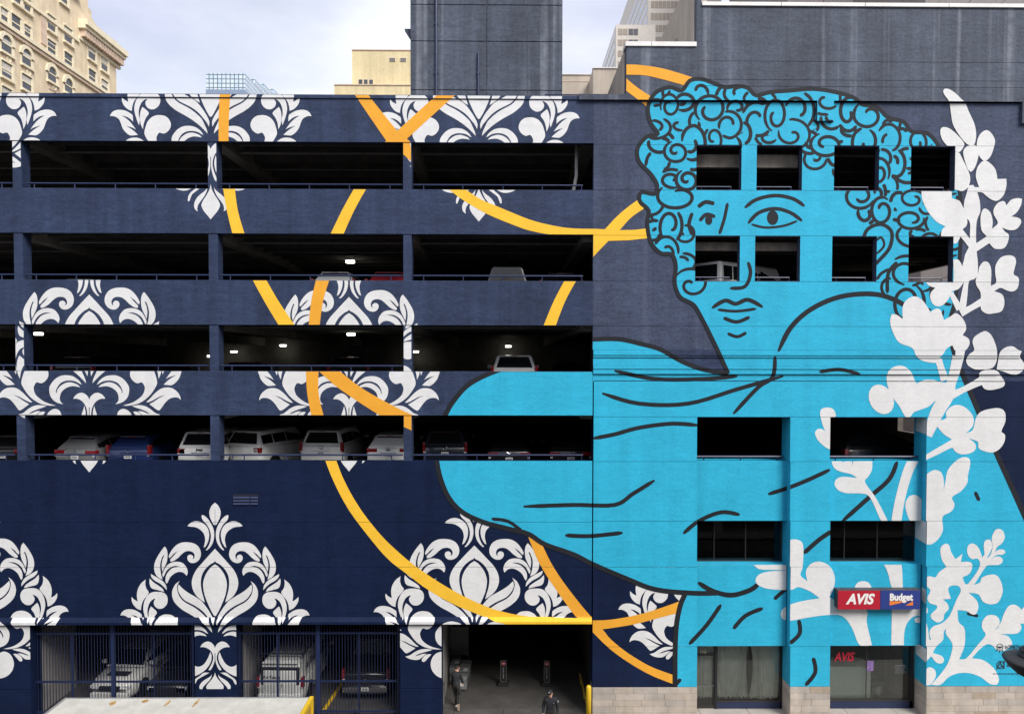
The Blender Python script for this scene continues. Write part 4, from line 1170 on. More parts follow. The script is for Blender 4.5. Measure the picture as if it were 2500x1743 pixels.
fl([(355,290),(360,240),(400,210),(435,225),(450,280),(490,350),(520,330),(555,300),(540,375),(620,375),(645,410),(620,480),(555,515),(580,575),(610,570),(690,460),(715,390),(690,345),(640,350),(600,300),(605,230),(650,208),(700,245),(735,335),(755,300),(748,230),(760,185),(800,172),(825,210),(820,260),(775,345),(810,310),(830,230),(820,160),(850,90),(890,75),(930,105),(938,160),(910,210),(870,240),(850,290),(880,265),(930,265),(945,290),(920,310),(860,315),(800,375),(850,330),(900,330),(922,365),(890,400),(820,405),(770,415),(660,585),(715,560),(730,520),(800,492),(870,500),(910,570),(920,650),(880,740),(810,760),(740,735),(700,670),(610,655),(680,720),(700,780),(680,845),(640,850),(590,820),(510,812),(520,920),(570,970),(580,1060),(570,1150),(525,1260),(590,1250),(700,1120),(765,1040),(735,980),(735,920),(780,862),(850,860),(890,900),(885,960),(845,1000),(900,930),(930,850),(970,780),(1020,762),(1070,785),(1090,810),(1117,780),(1150,850),(1117,930),(1080,935),(1090,980),(1050,1025),(900,1030),(970,1050),(1005,1100),(1000,1130),(950,1175),(880,1180),(820,1130),(770,1125),(700,1180),(640,1250),(740,1265),(830,1330),(880,1410),(885,1460),(860,1490),(800,1480),(720,1420),(620,1385),(520,1385),(430,1420),(355,1490),(270,1490),(350,1400),(420,1300),(460,1180),(460,1110),(405,1030),(405,980),(385,1010),(380,1080),(320,1140),(285,1200),(360,1225),(388,1260),(370,1295),(320,1290),(270,1230),(210,1290),(120,1310),(120,1140),(195,1120),(185,940),(130,925),(120,890),(165,878),(215,905),(240,980),(255,1080),(268,1085),(255,1010),(290,960),(370,930),(440,860),(500,720),(540,640),(520,595),(460,590),(425,620),(450,710),(375,715),(415,750),(430,800),(390,850),(380,900),(330,925),(275,890),(270,850),(320,800),(320,770),(260,750),(235,700),(265,635),(220,580),(225,520),(260,505),(310,515),(340,470),(410,420),(370,360)], *g)
fl([(210,1360),(250,1330),(300,1350),(315,1400),(290,1460),(260,1490),(205,1490),(120,1420),(120,1360)], *g)
hp(paint('blossom_mural', FLO, H_SURF + OLD_SURF, .020, FLOWER_P, hall))
# white paint carried round the flank of the right-hand pier
def flank(xpx, y0, y1, d0, d1, m=FLOWER_P):
    x = xx(xpx, (y0 + y1) / 2) - .004
    z0, z1 = zr(y1), zr(y0)
    hp(mesh_obj('blossom_mural', [(x, d0, z0), (x, d1, z0 + .08), (x, d1, z1 + .02), (x, d0, z1)], [(0, 1, 2, 3)], m, hall))
flank(2261.5, 1275, 1328, 0.01, GYW - .05)
flank(2261.5, 1440, 1475, 0.01, BY - .01)
flank(2261.5, 1585, 1618, 0.01, GYW - .1)
flank(2261.5, 1635, 1668, 0.01, GYW - .1)
flank(2261.5, 1020, 1060, 0.01, GYW - .1)
# painted signatures
SIG = mat('signature_black', (.012, .02, .04), .6)
def sig(polys): hp(paint('signature', polys, H_SURF, .024, SIG, hall))
def ring(cx, cy, r, w, n=22):
    o = ell(cx, cy, r, r, 0, n); i = ell(cx, cy, r - w, r - w, 0, n); out = []
    for k in range(n): out.append([o[k], o[(k + 1) % n], i[(k + 1) % n], i[k]])
    return out
sig(ring(2440, 1578, 8.4, 1.8) + [[(2432, 1577), (2448, 1577), (2441, 1582), (2438, 1582)]] + [[(2431, 1586), (2434, 1584), (2434, 1588), (2431, 1589)], [(2439, 1587), (2441, 1587), (2441, 1591), (2438, 1591)], [(2446, 1585), (2449, 1588), (2447, 1589), (2444, 1587)]])
sig(ring(2442, 1622, 10, 2) + [stroke([(2432, 1633), (2440, 1618), (2444, 1613)], 2.5, False), stroke([(2440, 1613), (2444, 1622), (2452, 1630)], 2.5, False), stroke([(2450, 1631), (2451, 1611)], 2.5, False), stroke([(2436, 1629), (2450, 1624)], 2, False)])
hp(text_obj('signature', 'byZENETH', .21, SIG, hall, .003, 0, (xx(2471, 1580), -.026, zr(1580)), width=.60, thick=.001))
hp(text_obj('signature', 'artist', .22, SIG, hall, .004, 0, (xx(2473, 1623), -.026, zr(1623)), width=.52, thick=.001))
random.seed(4)
q = 2423
fine = []
while q < 2498:
    w = random.uniform(4, 10); fine.append([(q, 1642.4), (q + w, 1642.4), (q + w, 1644.6), (q, 1644.6)]); q += w + 2
sig(fine)

# ================================================================== vehicles
def carpaint(name, c, rough=.3):
    return mat('car_paint_' + name, c, rough, .05, 2, coat=.5, fine=.01)
P_WHITE = carpaint('white', (.66, .66, .64)); P_GREY = carpaint('grey', (.14, .145, .15)); P_BLUE = carpaint('blue', (.012, .026, .10))
P_BLACK = carpaint('black', (.010, .010, .012)); P_RED = carpaint('red', (.30, .02, .03)); P_SILVER = carpaint('silver', (.34, .35, .36)); P_NAVY = carpaint('dark_navy', (.012, .016, .03))
KINDS = {  # length, width, height, belt, roof start/end (from the rear), rear-glass foot, windscreen foot, roof half-width, hood height
    'suv':    (4.65, 1.87, 1.70, 1.20, .55, 2.65, .10, 3.45, .62, 1.04),
    'offroad': (4.80, 1.90, 1.88, 1.26, .30, 2.75, .06, 3.35, .70, 1.12),
    'sedan':  (4.75, 1.82, 1.45, 1.04, 1.15, 2.55, .55, 3.45, .56, .94),
    'minivan': (5.10, 1.99, 1.78, 1.16, .36, 3.30, .06, 4.15, .70, 1.0),
    'van':    (5.10, 1.95, 1.95, 1.15, .16, 3.60, .02, 4.30, .80, 1.08),
    'pickup': (5.60, 2.02, 1.88, 1.18, 2.10, 3.30, 1.95, 4.05, .66, 1.12),
    'shuttle': (5.30, 2.00, 2.06, 1.22, .12, 4.10, .02, 4.70, .84, 1.12),
    'jeep':   (4.20, 1.80, 1.85, 1.20, .12, 2.30, .04, 2.75, .66, 1.12)}
def car(name, label, X, Y, Z, rz, kind, pm, emblem=None, plate=True, front=False, lamps='tall', extra=None):
    Lc, W, H, belt, r0, r1, g0, w0, hr, hood = KINDS[kind]
    o = empty(name, (X, Y, Z), label, 'pickup truck' if kind == 'pickup' else ('van' if kind in ('van', 'minivan', 'shuttle') else 'car'), 'cars parked in the garage', rz)
    w = W / 2
    # lower body
    def ringb(y, k, zb, zt, sh=.93):
        a = w * k
        return [(-a * .88, y, zb), (-a * .98, y, zb + .14), (-a, y, zb + .32), (-a * .985, y, zt - .16), (-a * sh, y, zt), (a * sh, y, zt), (a * .985, y, zt - .16), (a, y, zb + .32), (a * .98, y, zb + .14), (a * .88, y, zb)]
    tail_z = belt if kind != 'sedan' else belt + .05
    st = [(0.0, .90, .42, tail_z - .10), (.06, .96, .32, tail_z - .02), (.35, 1.0, .26, tail_z), (1.2, 1.0, .24, belt), (w0 - .5, 1.0, .24, belt - .02), (w0 + .05, .99, .24, hood + .03), (Lc - .45, .96, .26, hood - .06), (Lc - .12, .90, .32, hood - .16), (Lc, .80, .40, hood - .30)]
    bm = bmesh.new(); loft(bm, [ringb(*s) for s in st]); body = bm_obj('body', bm, pm, o, True)
    body.data.polygons.foreach_set('use_smooth', [True] * len(body.data.polygons))
    # cabin
    wt = hr * W / 1.87 if kind != 'van' else hr * W / 2.05
    def ringc(y, bw, tw, zt):
        return [(-bw, y, belt - .03), (-tw, y, zt - .07), (-tw * .90, y, zt), (tw * .90, y, zt), (tw, y, zt - .07), (bw, y, belt - .03)]
    bw = w * .94
    cs_ = [(g0, bw * .97, bw * .965, belt + .06), (r0, bw, wt, H - .03), ((r0 + r1) / 2, bw, wt * 1.02, H), (r1, bw, wt, H - .03), (w0, bw * .97, bw * .93, belt + .05)]
    bm = bmesh.new(); loft(bm, [ringc(*s) for s in cs_]); cab = bm_obj('cabin', bm, pm, o, False)
    # glazing follows the cabin planes, set a little proud
    def quad(nm, a, b, c, d, m=DGLASS, par=o, n=2):
        a, b, c, d = map(Vector, (a, b, c, d))
        return mesh_obj(nm, [a, b, c, d], [(0, 1, 2, 3)], m, par)
    def lerp(p, q, t): return Vector(p) + (Vector(q) - Vector(p)) * t
    A = Vector((-bw * .965, g0, belt + .04)); B = Vector((bw * .965, g0, belt + .04)); C = Vector((wt * .95, r0, H - .045)); D = Vector((-wt * .95, r0, H - .045))
    nrm = (B - A).cross(D - A).normalized()
    off = nrm * .012
    if kind != 'van':
        q = [lerp(lerp(A, B, u), lerp(D, C, u), v) + off for u, v in ((.07, .06), (.93, .06), (.92, .88), (.08, .88))]
        quad('rear_window', *q)
        if kind in ('suv', 'offroad', 'minivan'):
            e = [lerp(D, C, .04) + off, lerp(D, C, .96) + off]
            bm = bmesh.new(); add_box(bm, e[0].x, e[1].x, e[0].y - .16, e[0].y + .1, H - .075, H - .035, .015); bm_obj('roof_spoiler', bm, pm, o)
            quad('brake_light', (-.14, e[0].y - .163, H - .065), (.14, e[0].y - .163, H - .065), (.14, e[0].y - .163, H - .045), (-.14, e[0].y - .163, H - .045), TAIL)
    wf0 = Vector((-bw * .93, w0 + .012, belt + .07)); wf1 = Vector((bw * .93, w0 + .012, belt + .07)); wf2 = Vector((wt * .9, r1 + .02, H - .05)); wf3 = Vector((-wt * .9, r1 + .02, H - .05))
    wo = (wf3 - wf0).cross(wf1 - wf0).normalized() * .012
    quad('windscreen', *[p + wo for p in (wf1, wf0, wf3, wf2)])
    for sg in (-1, 1):
        def side(y, v):        # point on the cabin flank
            if y < r0: t = (y - g0) / (r0 - g0); top = belt + .06 + (H - .1 - belt - .06) * t; twl = bw * .965 + (wt - bw * .965) * t
            elif y > r1: t = (w0 - y) / (w0 - r1); top = belt + .05 + (H - .1 - belt - .05) * t; twl = bw * .93 + (wt - bw * .93) * t
            else: top = H - .1; twl = wt
            z = belt + .02 + (top - belt - .04) * v
            return Vector((sg * ((bw + (twl - bw) * ((z - belt + .03) / max(.05, top + .03 - belt + .03))) + .012), y, z))
        cuts = [(g0 + .22, g0 + (r0 - g0) * .6 + .75), (g0 + (r0 - g0) * .6 + .81, r0 + (r1 - r0) * .62), (r0 + (r1 - r0) * .62 + .07, w0 - .28)]
        if kind in ('van',): cuts = [(r1 - .9, w0 - .3)]
        if kind == 'pickup': cuts = [(g0 + .15, r0 + .6), (r0 + .67, w0 - .25)]
        for y0, y1 in cuts:
            p = [side(y0, .1), side(y1, .1), side(y1, .9), side(y0, .9)]
            quad('side_window', *(p if sg < 0 else p[::-1]))
    # lamps
    for sg in (-1, 1):
        bm = bmesh.new()
        if lamps == 'tall':
            add_box(bm, sg * w * .97 - .10, sg * w * .97 + .012 * 0 + .0 + .02, -.012, .22, belt - .30, belt + .14, .02) if sg > 0 else add_box(bm, -w * .97 - .02, -w * .97 + .10, -.012, .22, belt - .30, belt + .14, .02)
        elif lamps == 'wide':
            x0, x1 = sorted((sg * w * .50, sg * w * .985)); add_box(bm, x0, x1, -.012, .25, belt - .20, belt - .05, .02)
        else:
            x0, x1 = sorted((sg * w * .62, sg * w * .965)); add_box(bm, x0, x1, .0, .20, belt - .30, belt - .06, .03)
        tl = bm_obj('tail_light', bm, TAIL, o)
        if lamps != 'none':
            bm = bmesh.new(); xa = sg * w * .9; add_box(bm, xa - .05, xa + .05, -.016, .02, belt - .31, belt - .25, .008); bm_obj('reverse_lamp', bm, LENS, tl)
        bm = bmesh.new(); x0, x1 = sorted((sg * w * .55, sg * w * .90)); add_box(bm, x0, x1, Lc - .22, Lc - .03, hood - .34, hood - .20, .03); bm_obj('headlight', bm, LENS, o)
    # bumpers, plate, grille
    bm = bmesh.new(); add_box(bm, -w * .93, w * .93, -.09, .3, .36, .62, .05); bm_obj('bumper', bm, pm if kind not in ('jeep', 'pickup') else (BLACK if kind == 'jeep' else CHROME), o)
    bm = bmesh.new(); add_box(bm, -w * .75, w * .75, -.075, .2, .30, .42, .03); bm_obj('bumper_skirt', bm, BLACK, o)
    bm = bmesh.new(); add_box(bm, -w * .86, w * .86, Lc - .2, Lc + .05, .32, .55, .05); bm_obj('bumper', bm, pm, o)
    bm = bmesh.new(); add_box(bm, -w * .48, w * .48, Lc - .1, Lc + .012, hood - .42, hood - .22, .03); bm_obj('grille', bm, BLACK, o)
    if plate:
        zp = belt - .34 if kind not in ('pickup',) else .52
        bm = bmesh.new(); add_box(bm, -.155, .155, -.10 if kind == 'pickup' else -.03, .03, zp - .075, zp + .075, .006); pl = bm_obj('licence_plate', bm, PLATE, o)
        for k in range(6):
            bm = bmesh.new(); add_box(bm, -.115 + k * .04, -.09 + k * .04, (-.104 if kind == 'pickup' else -.034), 0, zp - .03, zp + .035); bm_obj('plate_mark', bm, mat('plate_ink', (.08, .08, .12), .6), pl)
        if kind != 'pickup':
            bm = bmesh.new(); add_box(bm, -.34, .34, -.028, .03, zp + .10, zp + .13, .01); bm_obj('tailgate_handle', bm, CHROME if pm is P_WHITE else BLACK, o)
    # wheels
    for yw in (.95, Lc - .98):
        for sg in (-1, 1):
            bm = bmesh.new(); lathe(bm, [(.20, -.11), (.345, -.11), (.365, -.07), (.365, .07), (.345, .11), (.20, .11)], 20, 'X', (sg * (w - .11), yw, .365)); wh = bm_obj('wheel', bm, RUBBER, o, True)
            bm = bmesh.new(); lathe(bm, [(.0, .10), (.07, .11), (.21, .095)], 16, 'X', (0, 0, 0))
            for v in bm.verts: v.co = Vector((v.co.x * sg + sg * (w - .11), v.co.y + yw, v.co.z + .365))
            bm_obj('rim', bm, mat('alloy_rim', (.4, .4, .42), .3, metal=.9), wh, True)
            bm = bmesh.new(); lathe(bm, [(.0, .0), (.43, .0), (.43, .02)], 20, 'X', (0, 0, 0))
            for v in bm.verts: v.co = Vector((v.co.x * sg + sg * (w + .001) - sg * .012, v.co.y + yw, max(v.co.z + .38, .26)))
            bm_obj('wheel_arch', bm, BLACK, o)
    for sg in (-1, 1):
        bm = bmesh.new(); add_box(bm, sg * (w + .12) - .10, sg * (w + .12) + .10, w0 - .30, w0 - .18, belt + .02, belt + .18, .03); bm_obj('wing_mirror', bm, pm, o)
    # emblems as they appear on the tailgates
    ze = belt - .10
    if emblem == 'oval_l':
        bm = bmesh.new(); n = 18
        for i in range(n):
            a0, a1 = 2 * math.pi * i / n, 2 * math.pi * (i + 1) / n
            add_tube(bm, (.10 * math.cos(a0), -.02, ze + .075 * math.sin(a0)), (.10 * math.cos(a1), -.02, ze + .075 * math.sin(a1)), .012, 5)
        add_tube(bm, (.02, -.02, ze + .05), (-.03, -.02, ze - .03), .012, 5); add_tube(bm, (-.03, -.02, ze - .03), (.05, -.02, ze - .035), .012, 5)
        bm_obj('emblem', bm, CHROME, o)
    elif emblem == 'ring_bar':
        bm = bmesh.new(); n = 16
        for i in range(n):
            a0, a1 = 2 * math.pi * i / n, 2 * math.pi * (i + 1) / n
            add_tube(bm, (.07 * math.cos(a0), -.02, ze + .065 * math.sin(a0)), (.07 * math.cos(a1), -.02, ze + .065 * math.sin(a1)), .008, 5)
        add_box(bm, -.10, .10, -.03, -.012, ze - .012, ze + .014)
        bm_obj('emblem', bm, CHROME if pm is not P_WHITE else BLACK, o)
    elif emblem == 'ring':
        bm = bmesh.new(); n = 16
        for i in range(n):
            a0, a1 = 2 * math.pi * i / n, 2 * math.pi * (i + 1) / n
            add_tube(bm, (.07 * math.cos(a0), -.02, ze + .05 * math.sin(a0)), (.07 * math.cos(a1), -.02, ze + .05 * math.sin(a1)), .009, 5)
        bm_obj('emblem', bm, CHROME, o)
    elif emblem == 'm':
        bm = bmesh.new()
        for p_, q_ in (((-.09, .05), (-.05, -.04)), ((-.09, .05), (0, 0)), ((0, 0), (.09, .05)), ((.09, .05), (.05, -.04))):
            add_tube(bm, (p_[0], -.025, ze + p_[1]), (q_[0], -.025, ze + q_[1]), .015, 5)
        bm_obj('emblem', bm, CHROME, o)
    elif emblem == 'bowtie':
        e = [(-.16, -.035), (-.13, .02), (-.05, .02), (-.04, .055), (.05, .055), (.06, .02), (.16, .02), (.13, -.035), (.05, -.035), (.04, -.07), (-.05, -.07), (-.06, -.035)]
        bm = bmesh.new(); vs = [bm.verts.new((a, -.022, .86 + b)) for a, b in e]; bm.faces.new(vs)
        r = bmesh.ops.extrude_face_region(bm, geom=bm.faces[:]); bmesh.ops.translate(bm, vec=(0, .02, 0), verts=[v for v in r['geom'] if isinstance(v, bmesh.types.BMVert)])
        bm_obj('emblem', bm, mat('gold_emblem', (.5, .36, .10), .3, metal=.7), o)
    elif emblem:
        text_obj('emblem', emblem, .16, BLACK if pm is P_WHITE else CHROME, o, .003, 0, (0, -.02, ze), thick=.006)
    if kind == 'pickup':
        bm = bmesh.new(); add_box(bm, -w * .84, w * .84, .1, g0 - .05, belt - .02, belt + .006); bm_obj('load_bed', bm, BLACK, o)
    if kind == 'jeep':
        bm = bmesh.new(); lathe(bm, [(.22, .0), (.38, .02), (.40, .12), (.38, .2), (.22, .22)], 24, 'Y', (0, -.24, .98)); sp_ = bm_obj('spare_wheel', bm, RUBBER, o, True)
        bm = bmesh.new(); lathe(bm, [(.0, -.02), (.22, .0)], 18, 'Y', (0, -.245, .98)); bm_obj('rim', bm, MATS['alloy_rim'], sp_, True)
        for sg in (-1, 1):
            bm = bmesh.new(); add_tube(bm, (sg * .5, .3, H + .02), (sg * .5, 2.2, H + .02), .025); bm_obj('roof_bar', bm, BLACK, o)
    if extra: extra(o, w, H, belt, Lc)
    return o
def park(px, py, Y, deck, **k):
    p = P(px, py, Y)
    return p.x, Y, deck
D_, C_, B_, A_ = decks['D'], decks['C'], decks['B'], decks['A']
def pc(name, label, px, py, Y, deck, rz, kind, pm, **k):
    return car(name, label, P(px, py, Y).x, Y, deck, rad(rz), kind, pm, **k)
# fourth deck (lowest open deck)
pc('parked_car', 'black saloon with lit red tail lamp behind the leftmost column, lowest deck', 5, 1090, 1.5, D_, 0, 'suv', P_BLACK, lamps='wide')
pc('parked_car', 'grey crossover with slim red lamps on the lowest deck', 182, 1090, 1.2, D_, -9, 'suv', P_GREY, emblem='ring', lamps='wide')
pc('parked_car', 'dark blue hatchback beside the grey crossover, lowest deck', 312, 1090, 1.4, D_, -3, 'suv', P_BLUE, emblem='ring', lamps='tall')
pc('parked_car', 'white square-backed car half behind a blue column, lowest deck', 487, 1090, 1.4, D_, 0, 'offroad', P_WHITE, emblem='Jeep', lamps='block')
pc('parked_car', 'long white car parked at a slant right of the blue column, lowest deck', 590, 1090, 2.0, D_, -22, 'offroad', P_WHITE, plate=False, lamps='none')
pc('parked_car', 'tall white off-road car with oval emblem and wide rear window, lowest deck', 784, 1090, 2.2, D_, -6, 'offroad', P_WHITE, emblem='oval_l')
pc('parked_car', 'white crossover with black rear glass beside the orange-topped column, lowest deck', 948, 1090, 1.9, D_, 0, 'suv', P_WHITE, emblem='ring_bar', lamps='wide')
pc('parked_car', 'black off-road car with bright lamp reflections, lowest deck above the turquoise wall', 1086, 1090, 2.0, D_, 0, 'offroad', P_NAVY, emblem='oval_l')
pc('parked_car', 'low black saloon with winged silver emblem, lowest deck', 1243, 1100, 1.9, D_, 0, 'sedan', P_BLACK, emblem='m', lamps='wide')
pc('parked_car', 'black saloon with round badge near the end of the lowest deck', 1394, 1095, 2.0, D_, 0, 'sedan', P_BLACK, emblem='ring', lamps='wide')
# third deck
pc('parked_car', 'black saloon under the ceiling lights on the third deck', 175, 880, 3.0, C_, 0, 'suv', P_BLACK)
pc('parked_car', 'dark saloon with red lamp glow on the third deck', 345, 895, 3.2, C_, 0, 'sedan', P_BLACK, lamps='wide')
pc('parked_car', 'black crossover whose windscreen catches light, third deck', 850, 880, 4.0, C_, 14, 'suv', P_BLACK)
pc('parked_car', 'dark red-lamped car just right of a column, third deck', 565, 900, 4.0, C_, 0, 'sedan', P_BLACK, lamps='wide')
pc('parked_minivan', 'white minivan with tall rear window on the third deck', 1256, 890, 2.0, C_, 0, 'minivan', P_WHITE, lamps='tall')
pc('parked_car', 'dark car with broad red tail lamps at the end of the third deck', 1392, 892, 4.2, C_, 0, 'sedan', P_BLACK, emblem='ring', lamps='wide')
# second deck
pc('parked_car', 'white saloon with red lamp peeping over the sill, second deck', 155, 680, 1.6, B_, 0, 'sedan', P_WHITE, lamps='wide')
pc('parked_car', 'black crossover roof just above the sill, second deck', 345, 670, 2.2, B_, 0, 'sedan', P_BLACK)
pc('parked_car', 'white crossover showing its rear window, second deck left of the lamp', 812, 640, 1.6, B_, 0, 'suv', P_WHITE, emblem='ring')
pc('parked_car', 'dark red estate car with pale bumper beside the column, second deck', 945, 640, 1.6, B_, 0, 'suv', P_RED)
pc('parked_car', 'black off-road car with spare wheel on its back, second deck', 1238, 660, 1.4, B_, 0, 'jeep', P_BLACK, lamps='block')
pc('parked_car', 'black saloon with a white plate at the end of the second deck', 1372, 670, 1.8, B_, 0, 'suv', P_BLACK)
# top deck
pc('parked_car', 'white saloon boot just over the top sill beside the column', 486, 450, 1.0, A_, 0, 'sedan', P_WHITE)
pc('parked_car', 'black saloon roofline just over the top sill', 358, 450, 1.6, A_, 0, 'sedan', P_BLACK)
# behind the right-hand openings
pc('parked_van', 'white passenger van seen from the side through the square opening', 1712, 660, 1.5, B_, -52, 'shuttle', P_WHITE, lamps='none', plate=False)
pc('parked_car', 'black saloon seen side-on through the wide opening beside the blossoms', 2030, 1080, 2.6, D_, -78, 'suv', P_BLACK, plate=False, lamps='none')
# ground floor behind the gates
def suvfront(o, w, H, belt, Lc):
    bm = bmesh.new(); add_box(bm, -.45, .45, Lc - .95, Lc - .55, KINDS['suv'][9] + .02, KINDS['suv'][9] + .045, .02); bm_obj('hood_scoop', bm, BLACK, o)
p = PZ(285, 1690, .55)
g1 = car('parked_car', 'white crossover facing the street behind the left gate', P(268, 1680, 1.3).x + .32, 5.9, 0, rad(180 - 4), 'suv', P_WHITE, extra=suvfront)
g2 = car('parked_car', 'black car with pale bumper strip behind the left gate', P(405, 1690, 1.4).x + .2, 6.1, 0, rad(180 - 2), 'sedan', P_BLACK)
def airvan(o, w, H, belt, Lc):
    TXT = mat('van_lettering', (.03, .03, .04), .6)
    text_obj('lettering', 'AirTexas', .2, TXT, o, .004, .25, (-.36, -.046, 1.30), thick=.002)
    t = text_obj('lettering', 'AirTexas', .42, TXT, o, .006, .25, (w * .90 + .03, 1.3, 1.52), rot=(rad(90), rad(0), rad(90)), thick=.002)
    bm = bmesh.new(); add_box(bm, -.80, .80, -.034, .1, .98, 1.70, .05); bm_obj('window_surround', bm, BLACK, o)
    for sg in (-1, 1):
        bm = bmesh.new(); x0, x1 = sorted((sg * .012, sg * .68)); add_box(bm, x0, x1, -.042, .02, .60, 1.60, .03); d = bm_obj('rear_door', bm, P_WHITE, o)
        bm = bmesh.new(); add_tube(bm, (sg * .08, -.055, .9), (sg * .08, -.055, 1.05), .012, 6); bm_obj('handle', bm, BLACK, d)
        bm = bmesh.new(); add_tube(bm, (sg * .85, .4, H - .02), (sg * .85, .4, H + .16), .025); add_tube(bm, (sg * .85, 2.4, H - .02), (sg * .85, 2.4, H + .16), .025); add_tube(bm, (sg * .85, .2, H + .15), (sg * .85, 3.4, H + .15), .025); bm_obj('roof_rack', bm, BLACK, o)
    for y in (.4, 2.4):
        bm = bmesh.new(); add_tube(bm, (-.95, y, H + .17), (.95, y, H + .17), .03); bm_obj('rack_crossbar', bm, BLACK, o)
    bm = bmesh.new(); add_box(bm, -.74, .74, .02, .12, 1.84, 1.90, .02); bm_obj('door_header', bm, P_WHITE, o)
car('parked_van', 'white high-roof work van with ladder rack behind the gate', P(684, 1690, 1.0).x, 1.0, 0, rad(-2), 'van', P_WHITE, extra=airvan)
car('parked_pickup', 'black pickup truck with chrome bumper and gold emblem behind the gate', P(892, 1690, 1.7).x, 1.7, 0, rad(0), 'pickup', P_BLACK, emblem='bowtie')
# box truck in the street, seen from above
tz_ = 3.55
tl = PZ(160, 1703, tz_); trr = PZ(762, 1703, tz_)
truck = empty('box_truck', ((tl.x + trr.x) / 2, tl.y - 1.25, -.14), 'white box truck body with rust-streaked roof and yellow rear frame in the street', 'truck')
def tk(o): o.matrix_parent_inverse = Matrix.Translation(-truck.location); return o
ty1, ty0 = tl.y, tl.y - 2.5
ROOF = mat('aged_white_roof', (.53, .52, .47), .7, .14, 2.2, .2, 16, fine=.06)
RUST = mat('rust_stain', (.42, .25, .08), .9, .4, 6)
tk(box('cargo_box', tl.x, trr.x - .03, ty0, ty1, .95, tz_ - .03, mat('white_truck_side', (.6, .6, .58), .5), truck))
npan = 7; dx = (trr.x - .1 - tl.x - .08) / npan
for i in range(npan):
    bm = bmesh.new(); x0 = tl.x + .08 + i * dx
    add_box(bm, x0 + .004, x0 + dx - .004, ty0 + .06, ty1 - .06, tz_ - .035, tz_, .006); tk(bm_obj('roof_panel', bm, ROOF, truck))
for i in range(npan + 1):
    x0 = tl.x + .08 + i * dx
    tk(tube('roof_seam', (x0, ty0 + .08, tz_), (x0, ty1 - .08, tz_), .012, ROOF, truck, 6))
EDGE = mat('aluminium_edge', (.5, .5, .5), .4, metal=.6)
tk(box('roof_edge', tl.x, trr.x, ty1 - .06, ty1 + .01, tz_ - .09, tz_ + .01, EDGE, truck, .01))
tk(box('roof_edge', tl.x, trr.x, ty0 - .01, ty0 + .06, tz_ - .09, tz_ + .01, EDGE, truck, .01))
tk(box('roof_edge', tl.x - .02, tl.x + .08, ty0, ty1, tz_ - .09, tz_ + .015, EDGE, truck, .01))
tk(box('rear_frame', trr.x - .09, trr.x + .03, ty0 - .02, ty1 + .02, tz_ - .12, tz_ + .03, YEL, truck, .012))
for y in (ty0, ty1 - .1):
    tk(box('rear_frame', trr.x - .05, trr.x + .03, y - .01, y + .12, .9, tz_ - .1, YEL, truck, .01))
tk(box('rear_door', trr.x - .04, trr.x - .02, ty0 + .12, ty1 - .12, 1.0, tz_ - .14, mat('amber_truck_door', (.45, .26, .05), .6), truck))
for px, py, ln_, wd in ((275, 1716, .32, .09), (355, 1711, .25, .1), (408, 1716, .55, .05), (478, 1716, .6, .05)):
    c = PZ(px, py, tz_)
    r = random.Random(px); n = 14; vs = []
    for i in range(n):
        an = 2 * math.pi * i / n
        vs.append((c.x + wd * math.cos(an) * r.uniform(.6, 1.3) + .55 * ln_ * math.sin(an) * .0, c.y + ln_ * .5 * math.sin(an) * r.uniform(.7, 1.2), tz_ + .004))
    tk(mesh_obj('rust_stain', vs, [tuple(range(n))], RUST, truck))
tk(box('chassis', tl.x + .3, trr.x - .2, ty0 + .5, ty1 - .5, .45, .95, BLACK, truck))
for x in (tl.x + 1.2, trr.x - 1.6):
    for y in (ty0 + .2, ty1 - .2):
        bm = bmesh.new(); lathe(bm, [(.2, -.14), (.46, -.14), (.48, 0), (.46, .14), (.2, .14)], 20, 'Y', (x, y, .34)); tk(bm_obj('wheel', bm, RUBBER, truck, True))

# ================================================================== gates
BARM = mat('navy_gate_steel', (.014, .020, .052), .4, .1, 4)
def gate(x0, x1, lab, mid):
    a, b = xx(x0, 1600, .35), xx(x1, 1600, .35)
    g = empty('security_gate', ((a + b) / 2, .35, 0), lab, 'gate', 'steel bar gates of the garage')
    def q(o): o.matrix_parent_inverse = Matrix.Translation(-g.location); return o
    y = .35; z1 = zF0 - .02; zt = zz(1545, 725, .35); zm = zz(1662, 725, .35)
    m_ = xx(mid, 1600, .35)
    for x in (a + .05, m_, b - .05):
        w_ = .11 if x == m_ else .06
        q(box('gate_post', x - w_ / 2 - .02, x + w_ / 2 + .02, y - .05, y + .06, 0.02, z1, NAVY_METAL, g, .008))
    for zc in (zt, zm, .18):
        for s0, s1 in ((a + .08, m_ - .07), (m_ + .07, b - .08)):
            q(box('gate_rail', s0, s1, y - .025, y + .035, zc - .035, zc + .035, NAVY_METAL, g, .004))
    for t0, t1 in ((a, m_), (m_, b)):
        q(box('gate_stile', (t0 + t1) / 2 - .03, (t0 + t1) / 2 + .03, y + .0, y + .05, .1, zt, NAVY_METAL, g))
    n = int(round((b - a) / .122)); me = None
    for i in range(n):
        x = a + .1 + (b - a - .2) * (i + .5) / n
        if abs(x - m_) < .08: continue
        if me is None:
            bm = bmesh.new(); add_box(bm, -.011, .011, -.011, .011, .1, z1 + .01); o = bm_obj('gate_bar', bm, BARM, g); me = o.data
        else:
            o = link(bpy.data.objects.new('gate_bar', me), g)
        q(o); o.location = (x, y - .03, 0)
gate(76, 475, 'navy steel bar gate in front of the white crossover', 276)
gate(579, 976, 'navy steel bar gate in front of the white work van', 777)
stripe = box('parking_stripe', 0, .16, 0.9, 7.5, 0.0, .006, YEL); stripe.location = (P(785, 1743, 1.0).x, 0, 0)
